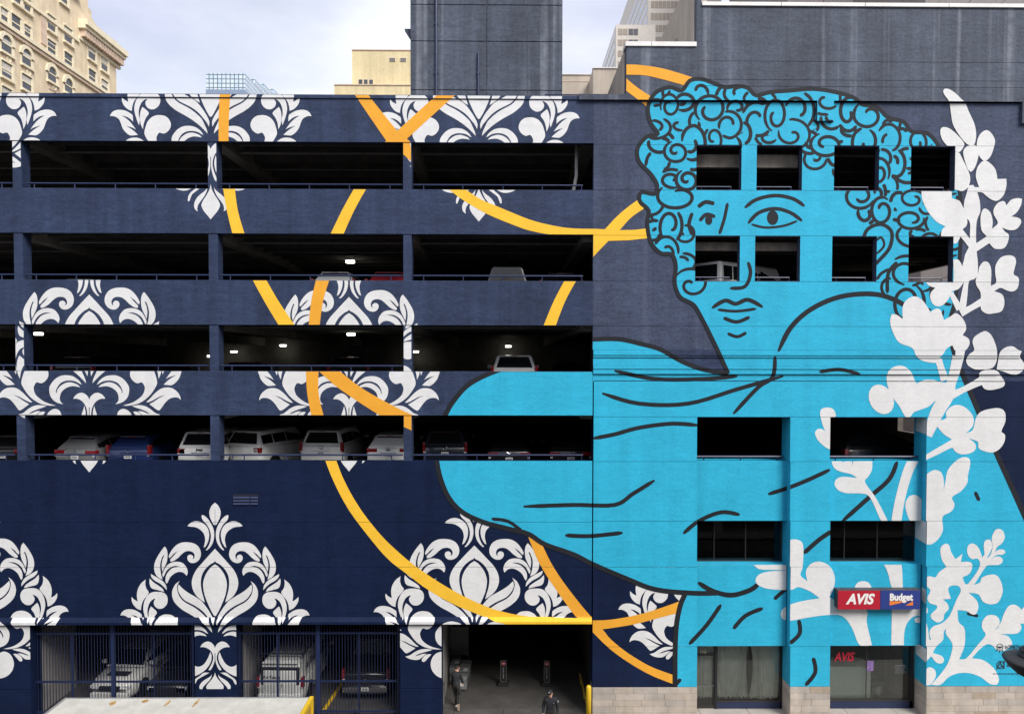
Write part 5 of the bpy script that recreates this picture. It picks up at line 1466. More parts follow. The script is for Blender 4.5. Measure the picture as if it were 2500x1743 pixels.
tag(stripe, 'yellow painted parking line on the floor behind the gate', 'floor marking')
stripe.rotation_euler = (0, 0, rad(-4))

# ================================================================== people
SKIN = mat('skin', (.48, .28, .20), .5, .08, 8)
HAIR = mat('dark_hair', (.02, .014, .01), .6)
def figure(name, label, loc, rz, joints, bones, radii, zones, root='pelvis'):
    """skeleton of joints -> one continuous skinned surface; zones colour it by nearest joint"""
    names = list(joints); idx = {n: i for i, n in enumerate(names)}
    me = bpy.data.meshes.new(name)
    me.from_pydata([joints[n] for n in names], [(idx[a], idx[b]) for a, b in bones], [])
    tmp = bpy.data.objects.new(name + '_tmp', me); COL.objects.link(tmp)
    sk = tmp.modifiers.new('skin', 'SKIN'); sk.use_smooth_shade = True
    for n in names:
        v = me.skin_vertices[0].data[idx[n]]; r = radii[n]
        v.radius = r if isinstance(r, tuple) else (r, r); v.use_root = (n == root)
    sb = tmp.modifiers.new('sub', 'SUBSURF'); sb.levels = 2; sb.render_levels = 2
    dg = bpy.context.evaluated_depsgraph_get(); dg.update()
    em = bpy.data.meshes.new_from_object(tmp.evaluated_get(dg))
    bpy.data.objects.remove(tmp)
    em.materials.clear(); ml = []
    for z in zones.values():
        if z not in ml: ml.append(z); em.materials.append(z)
    js = [(n, Vector(joints[n])) for n in names]
    bs = []
    for a, b in bones: bs.append((a, b, Vector(joints[a]), Vector(joints[b])))
    for p in em.polygons:
        c = p.center; best = None
        for a, b, A, B in bs:
            d = B - A; t = max(0, min(1, (c - A).dot(d) / max(1e-9, d.length_squared)))
            ds = (c - A - d * t).length - (0.0)
            if best is None or ds < best[0]: best = (ds, b if t > .5 else a)
        p.material_index = ml.index(zones.get(best[1], list(zones.values())[0])); p.use_smooth = True
    root_o = empty(name, loc, label, 'person', None, rz)
    b = link(bpy.data.objects.new('body', em), root_o)
    return root_o
def std_person(pose):
    J = dict(pelvis=(0, 0, .95), waist=(0, 0, 1.12), chest=(0, 0, 1.34), neckb=(0, .0, 1.47), neck=(0, -.01, 1.54), skull=(0, -.02, 1.64), crown=(0, -.01, 1.70),
             nose=(0, -.118, 1.625), chin=(0, -.07, 1.57),
             shL=(-.18, 0, 1.42), elL=(-.25, .02, 1.14), wrL=(-.25, -.06, .90), paL=(-.25, -.08, .83),
             shR=(.18, 0, 1.42), elR=(.25, .02, 1.14), wrR=(.25, -.06, .90), paR=(.25, -.08, .83),
             hiL=(-.10, 0, .90), knL=(-.11, -.01, .50), anL=(-.11, .02, .10), toL=(-.12, -.15, .045),
             hiR=(.10, 0, .90), knR=(.11, -.01, .50), anR=(.11, .02, .10), toR=(.12, -.15, .045))
    J.update(pose)
    R = dict(pelvis=(.155, .115), waist=(.15, .11), chest=(.165, .12), neckb=(.085, .08), neck=.058, skull=(.083, .10), crown=(.055, .07), nose=.016, chin=.035,
             shL=.085, elL=.058, wrL=.036, paL=(.032, .045), shR=.085, elR=.058, wrR=.036, paR=(.032, .045),
             hiL=.10, knL=.072, anL=.05, toL=(.045, .035), hiR=.10, knR=.072, anR=.05, toR=(.045, .035))
    Bn = [('pelvis', 'waist'), ('waist', 'chest'), ('chest', 'neckb'), ('neckb', 'neck'), ('neck', 'skull'), ('skull', 'crown'), ('skull', 'nose'), ('neck', 'chin'),
          ('chest', 'shL'), ('shL', 'elL'), ('elL', 'wrL'), ('wrL', 'paL'), ('chest', 'shR'), ('shR', 'elR'), ('elR', 'wrR'), ('wrR', 'paR'),
          ('pelvis', 'hiL'), ('hiL', 'knL'), ('knL', 'anL'), ('anL', 'toL'), ('pelvis', 'hiR'), ('hiR', 'knR'), ('knR', 'anR'), ('anR', 'toR')]
    for s in 'LR':      # five fingers each, unequal and slightly bent
        px, py, pz = J['pa' + s]; sg = -1 if s == 'L' else 1
        for k, (dy, l) in enumerate(((-.030, .070), (-.010, .080), (.010, .074), (.028, .058))):
            a, b = 'f%s%da' % (s, k), 'f%s%db' % (s, k)
            J[a] = (px, py + dy, pz - .045); J[b] = (px - sg * .018, py + dy, pz - .045 - l); R[a] = .0095; R[b] = .008
            Bn += [('pa' + s, a), (a, b)]
        J['t%sa' % s] = (px - sg * .012, py - .045, pz + .0); J['t%sb' % s] = (px - sg * .02, py - .065, pz - .05); R['t%sa' % s] = .012; R['t%sb' % s] = .0095
        Bn += [('pa' + s, 't%sa' % s), ('t%sa' % s, 't%sb' % s)]
    return J, Bn, R
JACKET = mat('black_jacket', (.012, .013, .018), .75, .25, 5, .3, 30)
TROUS = mat('charcoal_trousers', (.025, .024, .024), .85, .2, 6)
SHOE = mat('dark_sneaker', (.02, .02, .02), .6)
def zones(J, top, legs, shoe, hand=SKIN):
    Z = {}
    for n in J:
        if n in ('skull', 'crown', 'nose', 'chin', 'neck'): Z[n] = SKIN
        elif n[:2] in ('hi', 'kn') or n == 'pelvis': Z[n] = legs
        elif n[:2] in ('an', 'to'): Z[n] = shoe
        elif n[:2] in ('pa',) or n[0] in 'ft' and n not in ('toL', 'toR'): Z[n] = hand
        else: Z[n] = top
    return Z
def head_details(o, hx, hy, hz, yaw=0.0, pitch=0.0):
    """eyes, ears, mouth and brows on a head centred at (hx,hy,hz)"""
    h = bpy.data.objects.new('face', None); COL.objects.link(h); h.parent = o; h.location = (hx, hy, hz); h.rotation_euler = (pitch, 0, yaw); h.empty_display_size = .05
    return h
# guard in front of the entrance, looking down and to his right
J, Bn, R = std_person(dict(elL=(-.27, .03, 1.15), wrL=(-.27, -.04, .91), paL=(-.27, -.07, .84), elR=(.27, .03, 1.15), wrR=(.27, -.04, .91), paR=(.27, -.07, .84),
                           skull=(-.015, -.05, 1.635), crown=(-.015, -.04, 1.70), nose=(-.045, -.155, 1.60), chin=(-.03, -.10, 1.555)))
gy = -1.35
gpos = P(1344, 1735, gy)
R['shL'] = R['shR'] = .10; R['chest'] = (.185, .13); R['waist'] = (.17, .125); R['elL'] = R['elR'] = .072; R['wrL'] = R['wrR'] = .048
gd = figure('person', 'person in black jacket and cap standing before the garage entrance', (gpos.x, gy, 0), rad(-8), J, Bn, R, zones(J, JACKET, TROUS, SHOE))
def ellip(name, c, r, m, par, n=14, cut=None):
    bm = bmesh.new(); bmesh.ops.create_uvsphere(bm, u_segments=n, v_segments=n // 2 + 2, radius=1)
    if cut is not None: bmesh.ops.delete(bm, geom=[v for v in bm.verts if v.co.z < cut], context='VERTS')
    for v in bm.verts: v.co = Vector((v.co.x * r[0] + c[0], v.co.y * r[1] + c[1], v.co.z * r[2] + c[2]))
    return bm_obj(name, bm, m, par, True)
CAPM = mat('black_cap', (.010, .010, .013), .8)
cap = ellip('cap', (-.015, -.035, 1.675), (.104, .122, .105), CAPM, gd, 18, -.1)
bm = bmesh.new()
for i in range(9):
    an = math.pi * (1.15 + .7 * i / 8)
    bm.verts.new((-.03 + .10 * math.cos(an), -.11 + .03 * math.sin(an), 1.675)); bm.verts.new((-.045 + .085 * math.cos(an), -.13 + .105 * math.sin(an), 1.655))
bm.verts.ensure_lookup_table()
for i in range(8): bm.faces.new((bm.verts[2 * i], bm.verts[2 * i + 2], bm.verts[2 * i + 3], bm.verts[2 * i + 1]))
bmesh.ops.solidify(bm, geom=bm.faces[:], thickness=.006)
bm_obj('brim', bm, CAPM, cap)
ellip('badge', (-.045, -.150, 1.715), (.018, .008, .022), mat('white_badge', (.7, .7, .7), .5), cap, 10)
for sg in (-1, 1):
    ellip('eye', (-.035 + sg * .033, -.138, 1.632), (.012, .008, .007), mat('eye_dark', (.02, .015, .015), .3), gd, 8)
    ellip('ear', (-.015 + sg * .088, -.04, 1.62), (.014, .026, .034), SKIN, gd, 10)
ellip('mouth', (-.04, -.132, 1.572), (.026, .008, .005), mat('lip', (.30, .13, .11), .5), gd, 8)
bm = bmesh.new(); lathe(bm, [(.078, 0), (.085, .03), (.075, .07)], 18, 'Z', (0, 0, 1.465)); bm_obj('collar', bm, JACKET, gd, True)
bm = bmesh.new(); add_box(bm, .10, .17, -.158, -.14, 1.30, 1.34, .006); bm_obj('chest_logo', bm, mat('grey_print', (.10, .10, .11), .7), gd)
ellip('shoulder_patch', (.288, -.02, 1.34), (.012, .035, .045), MATS['white_badge'], gd, 10)
# person walking into the garage beside the grey cases, seen from behind
wy = 1.0
wpos = P(1112, 1725, wy)
J, Bn, R = std_person(dict(pelvis=(.02, .02, .93), waist=(.0, .04, 1.10), chest=(-.01, .09, 1.31), neckb=(0, .12, 1.44), neck=(.015, .15, 1.51), skull=(.03, .19, 1.60), crown=(.03, .19, 1.66), nose=(.10, .275, 1.585), chin=(.07, .23, 1.535),
                           shL=(-.17, .07, 1.39), elL=(-.24, -.02, 1.12), wrL=(-.24, .10, .92), paL=(-.24, .13, .86), shR=(.16, .11, 1.39), elR=(.24, .12, 1.12), wrR=(.24, .26, .97), paR=(.24, .31, .93),
                           hiL=(-.08, .02, .90), knL=(-.06, .20, .52), anL=(-.02, .16, .10), toL=(-.01, .32, .045), hiR=(.12, .02, .90), knR=(.15, .10, .50), anR=(.22, -.26, .26), toR=(.24, -.22, .07)))
wk = figure('person', 'person in black top and dark trousers walking beside the grey cases', (wpos.x, wy, 0), rad(-14), J, Bn, R, zones(J, JACKET, TROUS, SHOE))
ellip('hair', (.02, .165, 1.635), (.088, .105, .085), HAIR, wk, 14, -.45)
ellip('ear', (.115, .18, 1.60), (.014, .024, .03), SKIN, wk, 8)
bm = bmesh.new(); add_box(bm, -.055, .035, .09, .40, .002, .022, .008); bm_obj('shoe_sole', bm, mat('white_sole', (.6, .58, .55), .7), wk)
bm = bmesh.new(); add_box(bm, .185, .275, -.325, -.305, .05, .32, .008); bm_obj('shoe_sole', bm, mat('tan_sole', (.42, .30, .23), .7), wk)

# ================================================================== entrance furniture
GCASE = mat('grey_moulded_case', (.17, .18, .18), .55, .12, 3)
GLID = mat('grey_case_lid', (.21, .22, .22), .55, .12, 3)
def case(label, X, Y, w, l, h, rz, z=0.0, dark=False):
    o = empty('equipment_case', (X, Y, z), label, 'case', 'equipment cases in the entrance', rad(rz))
    bm = bmesh.new(); add_box(bm, -w / 2, w / 2, 0, l, .06, h * .78, .03); bm_obj('body', bm, GCASE, o)
    bm = bmesh.new(); add_box(bm, -w / 2 - .015, w / 2 + .015, -.015, l + .015, h * .78, h, .03); bm_obj('lid', bm, GLID, o)
    for t in (.22, .8):
        bm = bmesh.new(); add_box(bm, -w / 2 - .02, w / 2 + .02, l * t, l * t + .06, h * .2, h + .012, .008); bm_obj('strap', bm, BLACK, o)
    bm = bmesh.new(); add_box(bm, -.09, .09, -.022, .0, h * .35, h * .55, .004); bm_obj('front_label', bm, PLATE, o)
    bm = bmesh.new(); add_box(bm, -.02, .16, l * .35, l * .35 + .3, h, h + .006); bm_obj('top_label', bm, PLATE, o)
    for sx in (-1, 1):
        for y in (.12, l - .12):
            bm = bmesh.new(); lathe(bm, [(.0, -.02), (.06, -.02), (.06, .02), (.0, .02)], 12, 'X', (sx * (w / 2 - .06), y, .06)); bm_obj('castor', bm, RUBBER, o)
    return o
cp1 = P(1127, 1692, 2.6)
case('long grey moulded case with white label on its lid', cp1.x, 2.6, .42, 1.9, .62, -4)
case('grey moulded case half hidden behind the walking person', P(1106, 1660, 3.0).x, 3.6, .40, 1.4, .62, -2)
# folded trolleys standing behind the cases
for lab, yy, hh in (('folded dark trolley with flat deck standing behind the cases', 5.2, 1.9), ('tall dark machine with pale lamps deep in the entrance', 8.5, 3.4)):
    X = P(1122, 1600, yy).x
    o = empty('trolley' if yy < 6 else 'floor_machine', (X, yy, 0), lab, 'trolley' if yy < 6 else 'machine')
    bm = bmesh.new(); add_box(bm, -.42, .42, 0, .08, .55, hh, .03); bm_obj('deck', bm, GCASE, o)
    bm = bmesh.new(); add_box(bm, -.46, .46, -.12, .2, .25, .34, .02); bm_obj('axle_beam', bm, GLID, o)
    for sx in (-1, 1):
        bm = bmesh.new(); lathe(bm, [(.05, -.05), (.16, -.05), (.16, .05), (.05, .05)], 16, 'X', (sx * .38, 0, .16)); bm_obj('wheel', bm, RUBBER, o, True)
        bm = bmesh.new(); add_tube(bm, (sx * .40, -.04, .3), (sx * .40, -.04, hh + .1), .022); bm_obj('side_tube', bm, GLID, o)
    if yy > 6:
        for sx in (-1, 1):
            ellip('lamp', (sx * .16, -.03, 1.8), (.06, .03, .09), LENS, o, 10)
        bm = bmesh.new(); add_box(bm, -.15, .15, -.04, 0, 2.6, 2.85, .02); bm_obj('display', bm, mat('dim_display', (.3, .3, .3), .4), o)
        bm = bmesh.new(); add_box(bm, -.12, .12, -.04, 0, 3.1, 3.3, .02); bm_obj('label_panel', bm, MATS['dim_display'], o)
# free-standing lane signs
def lane_sign(lab, px, py):
    p = PZ(px, py, 0.0)
    o = empty('lane_sign', (p.x, p.y, 0), lab, 'sign', 'lane signs in the entrance')
    bm = bmesh.new(); add_box(bm, -.24, .24, -.12, .26, 0, .13, .03); bm_obj('base', bm, RUBBER, o)
    bm = bmesh.new(); add_box(bm, -.135, .135, 0, .06, .1, 1.12, .015); pn = bm_obj('panel', bm, BLACK, o)
    WF = mat('sign_border', (.38, .37, .38), .6)
    for x0, x1, z0, z1 in ((-.125, -.117, .16, 1.10), (.117, .125, .16, 1.10), (-.125, .125, 1.095, 1.103), (-.125, .125, .155, .163)):
        box('border', x0, x1, -.006, 0.0, z0, z1, WF, pn)
    bm = bmesh.new(); lathe(bm, [(.0, -.004), (.095, -.004), (.095, .004)], 24, 'Y', (0, -.003, .97)); d = bm_obj('no_entry_disc', bm, mat('no_entry_red', (.36, .05, .07), .5), pn)
    box('disc_bar', -.075, .075, -.011, -.006, .95, .99, mat('pale_pink', (.6, .42, .44), .6), d)
    # vertical lettering, too small to read in the photograph: two words of fine strokes
    random.seed(9)
    for z0, n in ((.80, 8), (.50, 6)):
        for k in range(n):
            box('lettering', -.02 + random.uniform(-.004, .008), .016 + random.uniform(-.006, .008), -.006, 0, z0 - k * .034 - .022, z0 - k * .034, WF, pn)
    return o
lane_sign('black lane sign with red no-entry disc standing mid-lane in the entrance', 1229, 1672)
lane_sign('black lane sign with red no-entry disc standing behind the person in the cap', 1335, 1673)
# bollard and small kerb rail at the right edge of the entrance
bl = P(1437, 1720, -.25)
bo = empty('bollard', (bl.x, -.25, 0), 'yellow steel bollard at the right edge of the garage entrance', 'bollard')
bm = bmesh.new(); lathe(bm, [(.105, 0), (.105, 1.36), (.09, 1.42), (.05, 1.46), (.0, 1.47)], 22); bm_obj('post', bm, YEL, bo, True)
bm = bmesh.new(); lathe(bm, [(.15, 0), (.15, .02), (.108, .03)], 22); bm_obj('base_collar', bm, mat('worn_yellow', (.5, .34, .04), .7, .4, 10), bo)
gr = P(1428, 1738, 0.6)
o = empty('guard_rail', (gr.x + .1, .5, 0), 'low worn yellow guard rail along the entrance wall', 'guard rail')
bm = bmesh.new()
for y in (.0, 1.4, 2.8): add_tube(bm, (0, y, 0), (0, y, .30), .04)
bm_obj('posts', bm, MATS['worn_yellow'], o)
bm = bmesh.new(); add_tube(bm, (0, -.2, .28), (0, 3.2, .28), .045); bm_obj('rail', bm, MATS['worn_yellow'], o)

# ================================================================== ceiling lamps of the garage
LED = mat('led_panel', (.9, .9, .85), .5, .02, 4, emit=(1.0, 1.0, .86), estr=5.0)
LEDBODY = mat('lamp_housing', (.25, .25, .25), .5)
def lamp(px, py, zc, lab, w=1.0):
    zl = max(zc - .12, CAM.z + .15)
    p = PZ(px, py, zl)
    if p.y > GY1 - .6 or p.y < .4:
        Y = min(max(p.y, .8), GY1 - 1); p = P(px, py, Y)
    w = w * 20 * (p.y + 30) / F
    o = empty('ceiling_lamp', (p.x, p.y, p.z), lab, 'lamp', 'lit ceiling lamps of the garage decks')
    bm = bmesh.new(); add_box(bm, -w / 2 - .03, w / 2 + .03, -.16, .16, .04, .10, .01); bm_obj('housing', bm, LEDBODY, o)
    bm = bmesh.new(); add_box(bm, -w / 2, w / 2, -.13, .13, -.09, .04, .035); bm_obj('diffuser', bm, LED, o)
    bm = bmesh.new(); add_tube(bm, (0, 0, .1), (0, 0, max(.12, zc - p.z)), .015, 6); bm_obj('hanger', bm, LEDBODY, o)
cB, cC, cD = decks['A'] - .52, decks['B'] - .52, decks['C'] - .52
lamp(855, 638, cB, 'single lit lamp on the second deck')
for (px, py, lb, w) in ((94, 814, 'lit lamp beside the leftmost column, third deck', .9), (120, 843, 'smaller lit lamp below the one by the leftmost column, third deck', .6),
                     (571, 858, 'lit lamp just right of the middle column, third deck', .7), (691, 843, 'lit lamp mid-bay above the golden ribbon, third deck', .7),
                     (857, 815, 'largest lit lamp near the white-painted column, third deck', .9), (1015, 858, 'lit lamp right beside the white-painted column, third deck', .7),
                     (1241, 845, 'lit lamp right above the white minivan', .7), (512, 869, 'tiny lit lamp left of the middle column, third deck', .5)):
    lamp(px, py, cC, lb, w)
for (px, py, lb) in ((572, 1044, 'faint far lamp above the slanted white car'), (962, 1053, 'faint far lamp above the white crossover')):
    Y = 24; p = P(px, py, Y)
    o = empty('ceiling_lamp', p, lb, 'lamp', 'lit ceiling lamps of the garage decks')
    bm = bmesh.new(); add_box(bm, -.12, .12, -.06, .06, -.02, .03, .01); bm_obj('diffuser', bm, LED, o)
    bm = bmesh.new(); add_box(bm, -.14, .14, -.08, .08, .031, .06); bm_obj('housing', bm, LEDBODY, o)
# street lamp head at the right edge, close to the camera
lz = 8.75
lp = PZ(2532, 1612, lz)
o = empty('street_lamp', (lp.x, lp.y, -.14), 'dark saucer-shaped street lamp head in front of the signatures', 'street lamp')
LAMPM = mat('dark_bronze_lamp', (.035, .033, .036), .55, .15, 6)
bm = bmesh.new(); lathe(bm, [(.0, -.34), (.18, -.33), (.34, -.25), (.46, -.14), (.545, -.02), (.55, .0), (.50, .03), (.34, .06), (.26, .075)], 36, 'Z', (0, 0, lz + .14)); hd = bm_obj('lamp_head', bm, LAMPM, o, True)
hd.rotation_euler = (0, 0, 0)
bm = bmesh.new(); lathe(bm, [(.30, .06), (.31, .10), (.27, .12), (.27, .15), (.285, .17), (.25, .20), (.20, .24), (.19, .30), (.0, .32)], 32, 'Z', (0, 0, lz + .14)); bm_obj('lamp_cap', bm, LAMPM, o, True)
bm = bmesh.new(); add_tube(bm, (1.5, 0, 0), (1.5, 0, lz + .6), .08, 12); bm_obj('pole', bm, LAMPM, o)
bm = bmesh.new(); add_tube(bm, (1.5, 0, lz + .55), (0, 0, lz + .5), .04, 10); add_tube(bm, (0, 0, lz + .52), (0, 0, lz + .42), .04, 10); bm_obj('arm', bm, LAMPM, o)

# ================================================================== background buildings
# --- ornate brick building on the left: its long flank runs away from the street
BX = -45.0
BRICKW = mat('cream_brick', (.68, .565, .40), .85, .14, .6, .25, 4, streak=.08, fine=.10)
TRIM = mat('cream_terracotta', (.78, .70, .52), .75, .08, 1.0)
TRIM2 = mat('pinkish_terracotta', (.58, .45, .35), .8, .2, 1.2)
orn = empty('ornate_building', (BX - 8, 50, 0), 'cream brick building with arched windows and bracketed cornice', 'building')
def op(o): o.matrix_parent_inverse = Matrix.Translation((-orn.location.x, -50, 0)); return o
def yz(x, y, X=BX): p = PX(x, y, X); return p.y, p.z
yF, zCor = yz(293, 136)
y0w = yz(-60, 100)[0]
op(box('wall', BX - 16, BX, y0w, yz(284, 200)[0], 0, zCor + 1.2, BRICKW, orn))
s = 310 / 2068.0
Q = lambda x, y: (x * s, y * s)
# raised gable above the cornice
g0, gz0 = yz(*Q(1240, 300)); g1, gz1 = yz(*Q(1400, -40))
gpts = [yz(*Q(a, b), BX - .3) for a, b in ((1900, 700), (1790, 620), (1560, 430), (1500, 350), (1470, 290), (1465, 180), (1415, 130), (1400, -60))]
vs = []
base = [(y0w, zCor + 1.0)] + [(yF - .6, zCor + 1.0)] + [(p[0], p[1]) for p in gpts] + [(y0w, gpts[-1][1])]
n = len(base)
vs = [(BX - .15, a, b) for a, b in base] + [(BX - 9, a, b) for a, b in base]
op(mesh_obj('gable_wall', vs, [tuple(range(n))[::-1], tuple(range(n, 2 * n))] + [(i, (i + 1) % n, n + (i + 1) % n, n + i) for i in range(n)], BRICKW, orn))
def course(xa, ya, xb, yb, h, d, m=TRIM, nm='moulding'):
    """horizontal moulding along the flank through two picture points"""
    (a, z) = yz(*Q(xa, ya)); (b, z2) = yz(*Q(xb, yb)); zc = (z + z2) / 2
    return op(box(nm, BX - .1, BX + d, min(a, b), max(a, b), zc - h / 2, zc + h / 2, m, orn))
ya, za = yz(*Q(1270, 345)); yb = yz(*Q(1985, 900))[0]
zc = zCor
cor = op(box('cornice', BX - .2, BX + 1.0, ya, yF, zc - .25, zc + .35, TRIM, orn))
box('cornice_step', BX - .2, BX + .75, ya, yF - .1, zc - .6, zc - .25, TRIM, cor)
for i in range(15):
    y = ya + .5 + (yF - ya - 1) * i / 14
    box('bracket', BX - .1, BX + .62, y - .2, y + .2, zc - 1.35, zc - .6, TRIM2, cor)
box('cornice_band', BX - .1, BX + .18, ya, yF - .2, zc - 1.75, zc - 1.42, TRIM, cor)
op(box('moulding', BX - .1, BX + .2, ya - 20, ya, zc - 2.2, zc - 1.9, TRIM, orn))
op(box('moulding', BX - .1, BX + .3, y0w, ya + .3, zc + 2.4, zc + 2.8, TRIM, orn))
zb1 = yz(*Q(700, 850))[1]
op(box('belt_moulding', BX - .1, BX + .35, y0w, yF - 1, zb1 - .1, zb1 + .25, TRIM, orn))
op(box('belt_moulding', BX - .1, BX + .22, y0w, yF - 1, zb1 - .45, zb1 - .14, TRIM2, orn))
BLIND = mat('pale_blind', (.55, .53, .48), .8); DW = mat('dark_window_glass', (.06, .065, .075), .1, .2, 1.5, spec=.6)
def window(x0, x1, yt, yb_, arch=False, blind=.4):
    xm = (x0 + x1) / 2
    a = yz(*Q(x0, (yt + yb_) / 2))[0]; b = yz(*Q(x1, (yt + yb_) / 2))[0]
    zt = yz(*Q(xm, yt))[1]; zb_ = yz(*Q(xm, yb_))[1]
    a, b = min(a, b), max(a, b)
    f = op(box('window', BX - .2, BX + .012, a - .25, b + .25, zb_ - .25, zt + (.1 if not arch else -.8), TRIM, orn))
    pts = [(a, zb_), (b, zb_), (b, zt - (.9 if arch else 0)), (a, zt - (.9 if arch else 0))]
    if arch:
        r = (b - a) / 2; zc_ = zt - r
        pts = [(a, zb_), (b, zb_)] + [((a + b) / 2 + r * math.cos(t * math.pi / 10), zc_ + r * math.sin(t * math.pi / 10)) for t in range(11)]
        out = [((a + b) / 2 + (r + .4) * math.cos(t * math.pi / 10), zc_ + (r + .4) * math.sin(t * math.pi / 10)) for t in range(11)]
        inn = [((a + b) / 2 + (r + .02) * math.cos(t * math.pi / 10), zc_ + (r + .02) * math.sin(t * math.pi / 10)) for t in range(11)]
        v = []; fcs = []
        for t in range(11): v += [(BX + .15, *out[t]), (BX + .15, *inn[t]), (BX - .1, *out[t]), (BX - .1, *inn[t])]
        for t in range(10): k = 4 * t; fcs += [(k, k + 4, k + 5, k + 1), (k, k + 2, k + 6, k + 4), (k + 1, k + 5, k + 7, k + 3)]
        mesh_obj('arch_trim', v, fcs, TRIM, f)
        fo = [(a - .1, zb_), (b + .1, zb_)] + [((a + b) / 2 + (r + .03) * math.cos(t * math.pi / 10), zc_ + (r + .03) * math.sin(t * math.pi / 10)) for t in range(11)]
        mesh_obj('arch_panel', [(BX + .014, y, z) for y, z in fo], [tuple(range(len(fo)))], TRIM, f)
    mesh_obj('pane', [(BX + .02, y, z) for y, z in pts], [tuple(range(len(pts)))], DW, f)
    zm = (zt + zb_) / 2
    if blind: mesh_obj('blind', [(BX + .024, a + .04, zt - (zt - zb_) * blind), (BX + .024, b - .04, zt - (zt - zb_) * blind), (BX + .024, b - .04, zt - (.1 if not arch else .7)), (BX + .024, a + .04, zt - (.1 if not arch else .7))], [(0, 1, 2, 3)], BLIND, f)
    for z in (zm,):
        box('glazing_bar', BX + .02, BX + .07, a, b, z - .05, z + .05, TRIM, f)
    box('sill', BX - .1, BX + .25, a - .3, b + .3, zb_ - .28, zb_ - .08, TRIM, f)
    box('jamb', BX - .1, BX + .14, b - .02, b + .26, zb_ - .1, zt - (.9 if arch else 0), TRIM, f)
    if not arch: box('head', BX - .1, BX + .16, a - .1, b + .26, zt, zt + .16, TRIM, f)
for w_ in ((1440, 1545, 740, 980, 0, .5), (1650, 1745, 920, 1160, 0, .6), (1448, 1550, 1155, 1370, 0, 0), (1655, 1748, 1320, 1500, 0, .5),
           (775, 895, 270, 510, 0, .6), (1048, 1165, 460, 700, 0, .6), (778, 900, 680, 915, 0, .2), (1052, 1168, 880, 1105, 0, 0),
           (780, 910, 1100, 1335, 1, 0), (1055, 1175, 1290, 1520, 1, 0), (358, 500, 810, 1070, 1, .25), (22, 185, 590, 860, 1, .25),
           (30, 185, 1030, 1270, 0, .7), (362, 505, 1240, 1470, 0, .5), (18, 118, 150, 370, 0, .5), (192, 325, 270, 520, 0, 0), (400, 490, 430, 630, 0, .3),
           (398, 488, -10, 190, 0, 0), (220, 325, -160, 60, 0, 0), (980, 1090, -120, 60, 0, 0), (40, 180, 1440, 1700, 0, .4), (1660, 1750, 1640, 1800, 0, .4)):
    window(*w_)
for xa, ya_, xb, yb2 in ((30, 880, 230, 1030), (365, 1110, 545, 1240), (790, 1375, 960, 1470)):
    a = yz(*Q(xa, (ya_ + yb2) / 2))[0]; b = yz(*Q(xb, (ya_ + yb2) / 2))[0]
    zc_ = yz(*Q((xa + xb) / 2, (ya_ + yb2) / 2))[1]
    pn = op(box('relief_panel', BX - .1, BX + .06, min(a, b), max(a, b), zc_ - .45, zc_ + .45, TRIM2, orn))
    bm = bmesh.new(); lathe(bm, [(.0, .02), (.22, .02), (.3, .07), (.36, -.02)], 16, 'X', (BX + .06, (a + b) / 2, zc_)); bm_obj('rosette', bm, TRIM, pn)
a, z1_ = yz(*Q(650, 230)); b, z0_ = yz(*Q(720, 740))
op(box('relief_panel', BX - .1, BX + .1, min(a, b), max(a, b) + .3, min(z0_, z1_), max(z0_, z1_), TRIM2, orn))
# --- glass tower with stepped corners
GYD = 150.0
def far_box(nm, x0, x1, ytop, Y, depth, m, par, zbase=0.0, ybot=None):
    a, b = P(x0, 230, Y).x, P(x1, 230, Y).x
    return box(nm, a, b, Y, Y + depth, zbase if ybot is None else P((x0 + x1) / 2, ybot, Y).z, P((x0 + x1) / 2, ytop, Y).z, m, par)
def grid_mat(name, c1, c2, cw, chh, mortar):
    m = bpy.data.materials.new(name); m.use_nodes = True; t = m.node_tree; b = t.nodes['Principled BSDF']; N = t.nodes.new; K = t.links.new
    geo = N('ShaderNodeNewGeometry'); sep = N('ShaderNodeSeparateXYZ'); cmb = N('ShaderNodeCombineXYZ'); ad = N('ShaderNodeMath')
    br = N('ShaderNodeTexBrick'); br.offset = 0; br.inputs['Color1'].default_value = (*c1, 1); br.inputs['Color2'].default_value = (*c2, 1); br.inputs['Mortar'].default_value = (*mortar, 1)
    br.inputs['Scale'].default_value = 1; br.inputs['Brick Width'].default_value = cw; br.inputs['Row Height'].default_value = chh; br.inputs['Mortar Size'].default_value = .10; br.inputs['Mortar Smooth'].default_value = 0
    K(geo.outputs['Position'], sep.inputs[0]); K(sep.outputs[0], ad.inputs[0]); K(sep.outputs[1], ad.inputs[1]); K(ad.outputs[0], cmb.inputs[0]); K(sep.outputs[2], cmb.inputs[1])
    K(cmb.outputs[0], br.inputs['Vector']); K(br.outputs['Color'], b.inputs['Base Color']); b.inputs['Roughness'].default_value = .12
    b.inputs['Specular IOR Level'].default_value = .9
    return m
GGRID = grid_mat('glass_curtain_wall', (.50, .62, .74), (.62, .72, .82), .98, 1.0, (.10, .14, .15))
GT = empty('glass_tower', (P(550, 230, GYD).x, GYD + 10, 0), 'pale blue glass tower with stepped corners on the skyline', 'building')
def gtp(o): o.matrix_parent_inverse = Matrix.Translation(-GT.location); return o
gtp(far_box('tower_block', 503.5, 599, 179.5, GYD, 14, GGRID, GT))
for x0, x1, yt, Yd in ((560, 622, 192, GYD + 14), (590, 645, 204, GYD + 26), (615, 668, 216, GYD + 38)):
    gtp(far_box('tower_block', x0, x1, yt, Yd, 12, GGRID, GT))
gtp(box('spandrel_band', P(503.5, 230, GYD).x - .05, P(599, 230, GYD).x + .05, GYD - .1, GYD + 2, P(550, 232, GYD).z, P(550, 219.5, GYD).z, mat('blue_spandrel', (.22, .28, .38), .3), GT))
